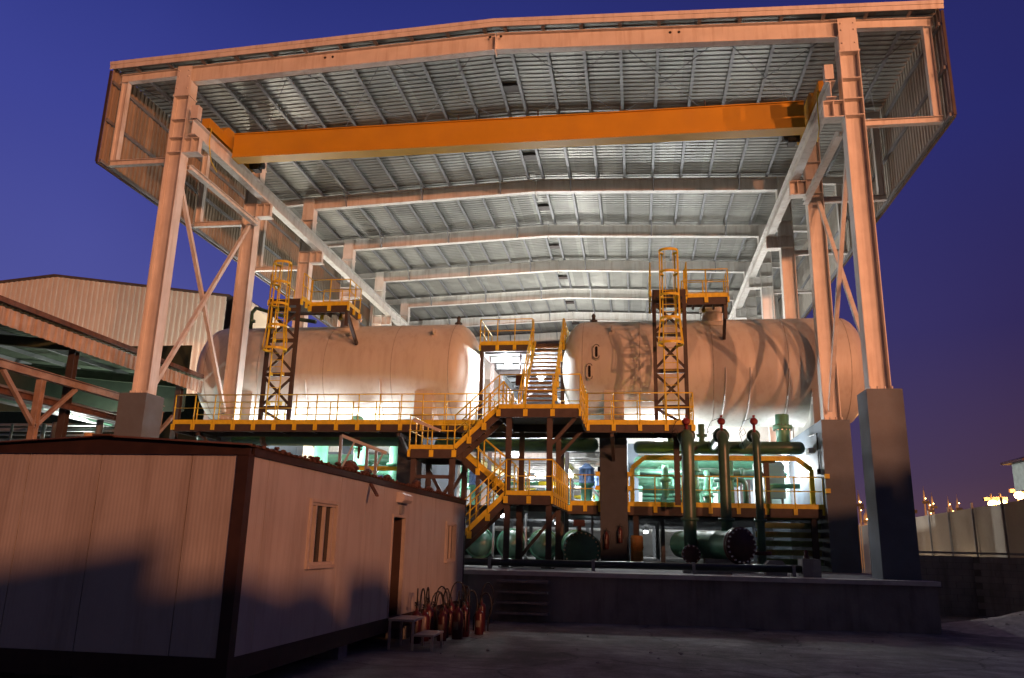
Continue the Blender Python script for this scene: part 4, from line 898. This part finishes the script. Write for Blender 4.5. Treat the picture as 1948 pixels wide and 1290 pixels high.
# stains of scraped paint on the long side come from the panel material; rubbish on the roof
for i, (y, s_, lab, sc) in enumerate(((12.9,.12,'big rusty lump of crumpled sheet on the cabin roof edge',(.7,2.2,.8)),(13.75,.08,'smaller dark lump of rubbish beside the crumpled sheet on the roof',(.7,1.6,.7)),(17.0,.11,'upturned rusty pot lying on the cabin roof past the door',(.8,1.4,.9)),(18.1,.08,'dark broken lump on the cabin roof near the stair',(.8,1.8,.7)),(14.9,.08,'small dark scrap on the cabin roof above the door',(1,1.8,.6)))):
    b = MB(); b.sphere((cx1-.12,y,ct+.17+s_*.4), s_, 12, 8, sc, .22); solo('roof_rubbish', b, RUST if i != 1 else BROWN, lab, 'rubbish', loc=(cx1-.12,y,ct+.15))
rb_ = MB()
for i in range(170):
    y = random.uniform(9.4,21.3); r = random.uniform(.01,.03) if random.random() < .85 else random.uniform(.03,.05); rb_.sphere((cx1+random.uniform(-.3,.06),y,ct+.15+r*.4), r, 6, 4, (1.2,1.8,.8), .3)
o = obj('roof_debris', rb_, RUST); o['kind'] = 'stuff'
for i, (x, y) in enumerate(((cx1-.35,9.6),(cx1-.35,13.2),(cx1-.35,17.0),(cx1-.35,20.8),(cx0+.35,9.6),(cx0+.35,15),(-6.5,9.5))):
    b = MB(); b.box(x-.2,x+.2,y-.2,y+.2,gz(x,y)-.05,.60); b.box(x-.21,x+.21,y-.21,y+.21,.685,.699) if False else None
    solo('support_block', b, ROUGHC, 'rough concrete block in the shade carrying the cabin floor', 'block', 'concrete blocks under the cabin', (x,y,gz(x,y)))
# step stool
t = thing('step_stool', 'pale metal two-step stool standing below the open cabin door', 'stool', (-4.15,15.4,gz(-4.2,15.4))); zg = gz(-4.2,15.4)
b = MB(); b.box(-4.55,-4.06,14.95,15.75,zg+.49,zg+.53); obj('upper_tread', b, ALU, t); b = MB(); b.box(-4.05,-3.68,14.95,15.75,zg+.24,zg+.275); obj('lower_tread', b, ALU, t)
for x, z in ((-4.52,.49),(-4.08,.49),(-3.71,.24)):
    for y in (14.98,15.72):
        b = MB(); b.box(x-.02,x+.02,y-.02,y+.02,zg-.02,zg+z-.001); obj('leg', b, ALU, t)
# crowd of fire extinguishers by the cabin
pos = []
for (x, y) in ((-4.3,16.5),(-3.95,16.75),(-4.32,17.05),(-3.7,17.25),(-4.05,17.45),(-4.35,17.75),(-3.75,17.9),(-4.1,18.15),(-3.5,18.45),(-3.85,18.65),(-4.25,18.85),(-3.6,19.15),(-4.0,19.4),(-4.3,16.15)):
    pos.append((x+random.uniform(-.04,.04), y+random.uniform(-.05,.05)))
for i, (x, y) in enumerate(pos):
    extinguisher((x,y,gz(x,y)-.005), random.choice([.56,.6,.66,.7]), random.choice([.10,.115,.125]), label='red fire extinguisher with a looped black hose, one of the crowd beside the cabin', group='fire extinguishers crowded beside the cabin', big=True)

# ------------------------------------------------------------------ buildings and canopy on the left
t = thing('warehouse', 'big cream corrugated warehouse gable with a low pitched roof at left', 'warehouse', (-45,55,0))
xa, xm, xb, yg = -62.0, -42.1, -28.4, 50.0
def gt(x): return 20.43-(x-xm)*.137 if x > xm else 20.43-(xm-x)*.088
b = MB(); P = []
for u, d in corr(xa, xb, .42, .07): P.append((u, yg-d, 0))
V = []
for p in P: V += [(p[0],p[1],11.6),(p[0],p[1],18.25)]
b.add(V, [(2*i,2*i+1,2*i+3,2*i+2) for i in range(len(P)-1)])
V = []
for p in P: V += [(p[0],p[1]-.05,18.2),(p[0],p[1]-.05,gt(p[0])-.02)]
b.add(V, [(2*i,2*i+1,2*i+3,2*i+2) for i in range(len(P)-1)]); obj('gable_cladding', b, WCLAD, t)
b = MB(); b.box(-110,xb,76,76.3,0,17); obj('inner_wall', b, mat('dark_green_wall', (.03,.05,.035), .8), t)
for x in (-58,-50,-42.1,-35,-29): b = MB(); b.ibeam((x,yg+.3,0),(x,yg+.3,11.6),.35,.35,.03,(0,1,0)); obj('column', b, GREY, t)
b = MB()
for xx0, xx1 in ((xa-.3,xm),(xm,xb+.35)):
    b.hexa([(xx0,yg-.35,gt(xx0)),(xx1,yg-.35,gt(xx1)),(xx1,yg+45,gt(xx1)),(xx0,yg+45,gt(xx0)),(xx0,yg-.35,gt(xx0)+.12),(xx1,yg-.35,gt(xx1)+.12),(xx1,yg+45,gt(xx1)+.12),(xx0,yg+45,gt(xx0)+.12)])
obj('roof', b, BROWN, t)
b = MB(); b.box(xb+.02,xb+.06,yg+1.5,yg+45,11,17.3); obj('side_wall', b, WCLAD, t)
b = MB()
for z in (9,11.2,13.4,15.6): b.beam((xb+.1,yg+.2,z),(xb+.1,yg+1.4,z+2.0),.14,.14); b.beam((xb+.1,yg+.2,z),(xb+.1,yg+1.4,z),.12,.12)
obj('frame', b, GREY, t)
t = thing('lit_annex', 'cream wall with a sloping roofline lit bright behind the left tank', 'building', (-23,49,0))
b = MB(); b.prism([(-26.9,49,2),(-20,49,2),(-20,49,13.9),(-26.9,49,18.25)], (0,6,0)); obj('wall', b, CREAM, t)
b = MB(); b.prism([(-27.2,48.7,18.3),(-19.7,48.7,13.6),(-19.7,48.7,13.85),(-27.2,48.7,18.6)], (0,6.5,0)); obj('roof', b, STEEL, t)

cn = thing('canopy', 'rusty lean-to canopy on braced posts beside the shed at left', 'canopy', (-20,26,0))
xe, ze_ = -18.6, 8.15
b = MB(); pr = corr(15.0, 31.6, .30, .05)
b.sheet([(-d,u,0) for u,d in pr], (xe,0,ze_+.02), (xe,0,ze_+.55)); obj('fascia', b, mat('rust_stained_cream_sheet', (.44,.36,.29), .7, var=.15, dirt=(.20,.10,.05), dirt_amt=.6, dirt_scale=2.2, streak=True), cn)
b = MB(); b.sheet([(0,u,d) for u,d in pr], (xe-.1,0,ze_+.62), (xe-13,0,ze_+1.9)); obj('roof_sheet', b, mat('green_roof_sheet', (.16,.21,.15), .6, var=.2), cn)
b = MB(); b.box(xe-.55,xe+.02,14.9,31.7,ze_+.68,ze_+.84); obj('edge_cap', b, RUST, cn)
b = MB()
for x in (xe-1.4, xe-3.6, xe-6, xe-8.5): b.box(x-.04,x+.04,15.1,31.5,ze_+.45+(xe-x)*.098,ze_+.6+(xe-x)*.098)
obj('purlin', b, GREY, cn)
for y in (18.0, 24.0, 30.6):
    b = MB(); b.ibeam((xe-.3,y,ze_+.25),(xe-12.5,y,ze_+1.45), .2,.36,.02); obj('rafter', b, mat('green_dark_steel', (.06,.085,.05), .6), cn)
    b = MB(); b.ibeam((xe-.45,y,.1),(xe-.45,y,ze_+.25), .24,.24,.02,(0,1,0)); obj('post', b, BROWN, cn)
b = MB(); b.beam((xe-.0,15.2,4.0),(xe,31.4,4.0),.05,.05) if False else None
b = MB(); b.box(xe-13,xe-.8,31.62,31.7,ze_-.75,ze_+2.2); obj('end_panel', b, mat('dark_green_sheet', (.035,.055,.035), .7), cn)
rk = thing('pipe_rack', 'rusty braced steel pipe rack under the lean-to canopy at left', 'rack', (xe,24,0))
xk = xe+.15
b = MB(); b.ibeam((xk,16,6.98),(xk,28.6,6.98), .22,.26,.02); b.beam((xk,28.5,6.3),(xk,28.5,6.85),.16,.16,(0,1,0)); obj('top_beam', b, mat('pale_rusty_steel', (.33,.25,.2), .7, var=.25, dirt=(.2,.08,.04), dirt_amt=.6), rk)
b = MB(); b.ibeam((xk-.2,16,6.25),(xk-.2,28.6,6.25), .16,.2,.02); obj('lower_beam', b, RUST, rk)
for y in (16.2, 22.0, 27.8):
    b = MB(); b.ibeam((xk,y,.1),(xk,y,6.83), .2,.2,.02,(0,1,0)); obj('post', b, mat('pale_rusty_steel', (.33,.25,.2)), rk)
    b = MB(); b.beam((xk,y,5.35),(xk,y-1.6,6.83),.12,.12); b.beam((xk,y,5.35),(xk,y+1.6,6.83),.12,.12); obj('brace', b, mat('pale_rusty_steel', (.33,.25,.2)), rk)
for i in range(7):
    b = MB(); x = xk-1.0-.45*i; r = random.choice([.06,.09,.12]); b.tube([(x,15,6.5+.02*i),(x,30,6.5+.02*i)], r, 8); obj('pipe', b, [GALV, GREEN, GREY][i%3], rk)
for i in range(22):
    b = MB(); x = xk-.9-.4*i; y = random.uniform(21,29); b.tube([(x,y,.1),(x,y,random.uniform(5,6.4))], random.choice([.05,.08,.12]), 8); obj('riser', b, [GREY, GREEN, GALV][i%3], rk)
for i in range(9):
    z = 4.1+.3*i; b = MB(); b.tube([(xk-9,24+.7*i,z),(xk-.8,24+.7*i,z)], [.04,.08,.06][i%3], 6); obj('hand_rail', b, GREY, rk)
b = MB(); b.tube([(-18.75,25.0,.1),(-18.75,25.0,5.55)], .17, 14); solo('stand_pipe', b, mat('ochre_lagging', (.55,.36,.18), .7, var=.2), 'ochre lagged upright pipe in front of the silver vessels at left', 'pipe', loc=(-18.75,25,0))
for i, (z, lab) in enumerate(((5.6,'upper of two silver horizontal vessels under the left canopy'),(4.6,'lower of two silver horizontal vessels under the left canopy'))):
    b = MB(); b.lathe([(0,-.2),(.3,-.15),(.44,0),(.44,9),(.3,9.15),(0,9.2)], (-28.3,34,z), (1,0,0), 24)
    for k in range(9): b.lathe([(.441,-.03),(.455,0),(.441,.03)], (-28+k,34,z), (1,0,0), 24)
    for k in (1.5,7): b.box(-28.3+k-.1,-28.3+k+.1,33.7,34.3,z-.6,z-.4)
    solo('silver_vessel', b, mat('silver_lagging', (.62,.64,.66), .35, .5, var=.08), lab, 'vessel', loc=(-24,34,z))

# ------------------------------------------------------------------ right hand side: walls, rubble, far plant
t = thing('perimeter_wall', 'long beige panel wall with posts running away at right', 'wall', (15,45,0))
a = Vector((12.4,24,0)); c = Vector((17.2,66,0)); n = 11
for i in range(n):
    p = a.lerp(c, i/n); q = a.lerp(c, (i+1)/n); b = MB(); b.beam(p+Vector((0,0,2.05)), q+Vector((0,0,2.05)), .12, 3.9); obj('panel', b, BEIGE, t)
for i in range(n+1):
    p = a.lerp(c, i/n)+Vector((-.16,0,0)); b = MB(); b.box(p.x-.04,p.x+.04,p.y-.04,p.y+.04,0,4.2); obj('post', b, GALV if i == 4 else GREY, t)
t = thing('block_wall', 'low grey concrete block wall at right behind the rubble', 'wall', (11,30,0))
def blockwall(p, q, h):
    b = MB(); p = Vector((*p,0)); q = Vector((*q,0)); L = (q-p).length; n = max(1,int(L/.42)); rows = int(h/.21); d = (q-p)/n
    for r in range(rows):
        for i in range(n):
            o = p+d*(i+(.5 if r%2 else 0)); e = o+d*.97
            if (e-p).length > L: e = q
            if (e-o).length < .08: continue
            j = random.uniform(-.008,.008); b.beam(o+Vector((j,j,.21*r+.105)), e+Vector((j,j,.21*r+.105)), .2, .2)
    obj('block_course', b, ROUGHC, t); b = MB(); nn = Vector((d.y,-d.x,0)).normalized()*.02; b.beam(p-nn*0+Vector((0,0,1.05)), q+Vector((0,0,1.05)), .14, 2.1); obj('mortar', b, mat('dark_mortar', (.13,.13,.13), .9), t)
blockwall((8.25,30.2),(11.35,30.0),2.15); blockwall((11.28,29.86),(14.5,26.8),2.15)
b = MB(); b.beam((8.2,30.2,2.21),(11.4,29.98,2.21),.26,.07); b.beam((11.42,29.9,2.21),(14.5,26.8,2.21),.26,.07); obj('coping', b, ROUGHC, t)
b = MB(); b.box(9.0,9.5,33.0,33.4,0,2.55); solo('white_post', b, WHITE, 'small white painted block between the two right pedestals', 'block', loc=(9.2,33.2,0))
rp = MB(); N_ = 26; V = []; F = []
for j in range(N_+1):
    for i in range(N_+1):
        u = -1+2*i/N_; v = -1+2*j/N_; r = min(1, math.hypot(u,v)); x = 11.6+3.4*u; y = 25.2+2.6*v
        h = .62*(1-r)**.9*(1+.35*mnoise.noise(Vector((x*1.3,y*1.3,0))))+.05*mnoise.noise(Vector((x*5,y*5,1)))*(1-r); V.append((x,y,gz(x,y)-.03+max(0,h)))
rp.add(V, [(j*(N_+1)+i, j*(N_+1)+i+1, (j+1)*(N_+1)+i+1, (j+1)*(N_+1)+i) for j in range(N_) for i in range(N_)], True)
for i in range(90):
    a_ = random.uniform(0,6.28); d_ = random.uniform(.3,1.05); x = 11.6+3.2*d_*math.cos(a_); y = 25.2+2.4*d_*math.sin(a_); r = random.uniform(.02,.06); rp.sphere((x,y,gz(x,y)+max(0,.6*(1-d_))), r, 6, 4, (1.2,1,.8), .25)
o = solo('rubble_pile', rp, mat('grey_rubble', (.48,.46,.43), .95, var=.25, scale=5, bump=.6, bscale=20), 'low grey heap of sand and rubble at the right end of the plinth', 'rubble', loc=(11.6,25.2,.15))
t = thing('guard_booth', 'grey guard booth on a column with a dark overhanging roof at the right edge', 'booth', (22.3,50,0))
b = MB(); b.box(21.95,24.4,49,51,5.75,7.3); obj('cabin', b, mat('grey_booth', (.35,.40,.36), .6), t)
b = MB(); b.prism([(21.5,48.6,7.302),(24.8,48.6,7.302),(24.8,51.4,7.302),(21.5,51.4,7.302)],(0,0,.12)); b.prism([(21.5,48.6,7.425),(24.8,48.6,7.425),(23.1,48.6,7.9)],(0,2.8,0)); obj('roof', b, DRED, t)
b = MB(); b.box(23.2,24.2,49.5,50.5,0,5.748); obj('column', b, ROUGHC, t)
b = MB(); b.box(22.3,24.1,48.97,48.998,6.3,7.0); obj('window', b, GLASS, t)
def flood(x, y, z, lab, dark=True):
    t = thing('floodlight_mast', lab, 'floodlight', (x,y,0), 'sodium floodlights beyond the wall')
    b = MB(); b.tube([(x,y,0),(x,y,z+.9)], [.16,.09], 8); obj('mast', b, BROWN, t)
    b = MB(); b.box(x-.6,x+.6,y-.05,y+.25,z+.28,z+.6); obj('housing', b, BROWN, t)
    b = MB(); b.sphere((x,y-.3,z), .4, 14, 10, (1.1,.6,.85)); obj('lens', b, LAMPO, t); lamp(t, (x,y-1.0,z), 2500, (1.0,.45,.12), .4)
flood(34.6,80,7.35,'brightest sodium floodlight at the right edge of the picture')
flood(33.1,80,6.6,'right one of the two close sodium lamps above the wall'); flood(31.9,79,6.5,'left one of the two close sodium lamps above the wall')
for i in range(19):
    x = 32.5+.95*i+random.uniform(-.35,.35); y = 128+random.uniform(-4,14); r = random.choice([.10,.13,.16,.45,.7]); h = random.uniform(8.0,10.4) if r < .3 else random.uniform(6.6,8.0)
    t = thing('process_column', 'slim orange lit steel column on the skyline beyond the wall', 'column', (x,y,0), 'refinery columns on the skyline')
    b = MB(); b.lathe([(r,0),(r,h),(r*.5,h+.5),(r*.25,h+.52),(r*.2,h+1.1),(0,h+1.1)], (x,y,0), n=10); obj('shell', b, mat('tan_steel', (.5,.4,.3), .5), t)
    b = MB(); b.box(x-r-.35,x+r+.35,y-r-.4,y-r-.34,h*.86,h*.86+.4); obj('gangway', b, BROWN, t)
    for zz in ((.93,) if i % 2 else (.84,.97)): b = MB(); b.sphere((x-r*.5,y-r-.6,h*zz), .075, 8, 6); obj('lamp', b, LAMPO, t)
    if i % 3 == 0: lamp(t, (x-1,y-3,h*.9), 160, (1,.45,.12), .3)
t = thing('far_wall', 'orange lit far wall on the horizon below the skyline lamps', 'wall', (40,100,0)); b = MB(); b.box(20,90,100,100.3,0,5.0); obj('panel', b, BEIGE, t)
lamp(t, (38,92,7), 6000, (1.0,.45,.12), .4)

# ------------------------------------------------------------------ unseen blocks added behind the photographer, shaped to set the shade edges
def occl(p0, p1, h, lab):
    d = Vector((math.cos(SUN_AZ)*0+math.sin(SUN_AZ), -math.cos(SUN_AZ), 0)); q = Vector((math.cos(SUN_AZ), math.sin(SUN_AZ), 0)); D = 15
    A = d*D+q*p0; B_ = d*D+q*p1; C_ = B_+d*8; E_ = A+d*8
    t = thing('shade_block', lab, 'building', tuple((A+B_)/2))
    b = MB(); b.prism([tuple(v) for v in (A,B_,C_,E_)], (0,0,h)); obj('wall', b, ROUGHC, t)
    b = MB()
    b.prism([tuple(v+Vector((0,0,h+.003))) for v in (A,B_,C_,E_)], (0,0,.12)); obj('roof', b, BROWN, t)
    for (pp, w, hh) in shade_boxes:
        if p0 < pp < p1: b = MB(); a_ = d*(D+1)+q*pp; b.box(a_.x-w/2,a_.x+w/2,a_.y-w/2,a_.y+w/2,h+.125,h+hh); obj('shade_box', b, GREY, t)
shade_boxes = ((5.3,.5,.45),(6.4,.9,.7),(7.7,.4,.55),(11.5,.6,.5),(14,1.0,.4),(1.0,1.6,.35),(2.2,.5,.5))  # invented rooftop boxes, added to break the shade edge into blotches
OCC = True
def yard_mast(x, y, z, P, lab, aim=None):
    t = thing('yard_floodlight', lab, 'floodlight', (x,y,0), 'sodium yard floodlights')
    b = MB(); b.tube([(x,y,0),(x,y,z-.3)], [.14,.09], 8); obj('mast', b, GALV, t)
    b = MB(); b.box(x-.35,x+.35,y-.3,y-.02,z-.3,z+.3); obj('housing', b, BROWN, t)
    b = MB(); b.box(x-.3,x+.3,y-.015,y+.02,z-.25,z+.25); obj('lens', b, LAMPO, t); l = lamp(t, (x,y+.5,z), P, SODIUM, .35, 'SPOT' if aim else 'POINT')
    if aim: l.rotation_euler = (Vector(aim)-Vector((x,y,z))).to_track_quat('-Z','Y').to_euler(); l.data.spot_size = R(62); l.data.spot_blend = .4

# ------------------------------------------------------------------ lit lamps of the plant
def floodlamp(x, y, z, power, label, tubes=False, col=(.93,.97,1), off=(0,0,-.25), size=.18):
    t = thing('plant_lamp', label, 'lamp', (x,y,z), 'white lamps of the plant')
    b = MB(); b.box(x-.2,x+.2,y-.12,y+.12,z+.10,z+.26); b.tube([(x,y,z+.26),(x,y,z+.55)], .025, 6); obj('housing', b, GREY, t)
    b = MB(); b.sphere((x,y,z), .12, 14, 10, (1.3,.8,.75)); obj('lens', b, LAMPW, t)
    lamp(t, (x+off[0],y+off[1],z+off[2]), power, col, size)
floodlamp(-5.56,33.4,10.0,1000,'white lamp under the top stair platform')
floodlamp(-5.6,34.6,10.0,300,'second white lamp behind it under the top stair platform')
floodlamp(-4.02,34.0,9.2,900,'white lamp seen through the treads of the top stair')
floodlamp(-4.96,33.0,5.75,350,'big white lamp behind the posts of the stair tower')
floodlamp(-5.8,45,5.75,500,'left one of a small pair of white lamps in the pump hall')
floodlamp(-5.35,45.6,5.6,500,'right one of a small pair of white lamps in the pump hall')
floodlamp(-3.2,40,5.5,400,'white lamp low beside the yellow rail in the pump hall')
floodlamp(6.16,34.6,5.62,900,'white lamp below the end of the front header pipe at right')
floodlamp(1.0,33.6,6.45,900,'white lamp under the right tank near the ladder tower')
floodlamp(3.0,42,5.4,2200,'white lamp among the green headers under the right tank')
floodlamp(2.5,55,6.9,4500,'far white lamp before the rear wall at right')
floodlamp(-11.5,32.0,6.55,600,'white lamp under the left tank near the stair')
floodlamp(-15.0,32.0,6.55,500,'white lamp under the left tank near its far end')
floodlamp(-12,42,5.4,900,'white lamp among the pipes below the left tank')
floodlamp(-12,55,6.9,1000,'far white lamp before the rear wall at left')
floodlamp(-5,30.5,3.2,7,'small white lamp under the stair landing floor')
floodlamp(-4,42,3.2,150,'small white lamp under the pump hall floor')
floodlamp(.6,52,3.0,120,'small white lamp at the far end of the dark passage under the deck')
floodlamp(-27,37,5.8,700,'second white lamp under the left canopy near the silver vessels', col=(.95,1,.9))
floodlamp(-22.5,30,6.0,650,'white lamp under the left canopy', col=(.95,1,.9))
floodlamp(-14.2,46,10.5,5000,'warm lamp behind the left tank lighting the roof', col=(1,.97,.9), off=(0,0,.4))
floodlamp(-4.5,52,11.5,3600,'warm lamp between the tanks lighting the far roof', col=(1,.975,.92), off=(0,0,.4))
floodlamp(4.5,46,10.5,5000,'warm lamp behind the right tank lighting the roof', col=(1,.975,.92), off=(0,0,.4))
floodlamp(-22.5,44.5,10,2600,'warm floodlight on the cream wall behind the left tank', col=(1,.93,.75), off=(-.4,.4,0))
floodlamp(-17.9,37.6,9.5,1000,'warm lamp beside the left row of columns under the crane rail', col=(1,.97,.90), off=(0,0,.4))
floodlamp(-4.7,38.5,11.2,650,'warm lamp above the bridge floor between the tanks', col=(1,.975,.92), off=(0,0,.4))
floodlamp(5.8,38.5,10.5,650,'warm lamp behind the right tank near its far end', col=(1,.975,.92), off=(0,0,.4))
floodlamp(-9,35.6,5.3,160,'added white lamp brightening the white wall board')  # fill lamp added to brighten the wall board
YP = 0.74
yard_mast(38,-32,17.5, 118000*YP, 'middle sodium floodlight of the yard behind the photographer')
yard_mast(62,-20,17.5, 100000*YP, 'right sodium floodlight of the yard behind the photographer')
yard_mast(30,-50,15.5, 95000*YP, 'rear sodium floodlight of the yard behind the photographer')
yard_mast(-52,8,9.0, 42000*YP, 'added sodium spot out of view at left, lighting the warehouse', (-38,52,12))  # unseen mast added to light the warehouse gable
for y in (36.5, 44.0, 52.0):
    floodlamp(12.9, y, 1.3, 60, 'small warm lamp at the foot of the beige wall', col=(1,.78,.55))
if OCC:
    occl(8.5, 55, 10.2, 'plain unseen concrete block added behind the photographer to cast shade')
    occl(-40, 3.9, 8.62, 'lower unseen concrete block added behind the photographer to cast shade')
    occl(3.9, 8.5, 8.3, 'lowest unseen link block added between the two shade blocks')
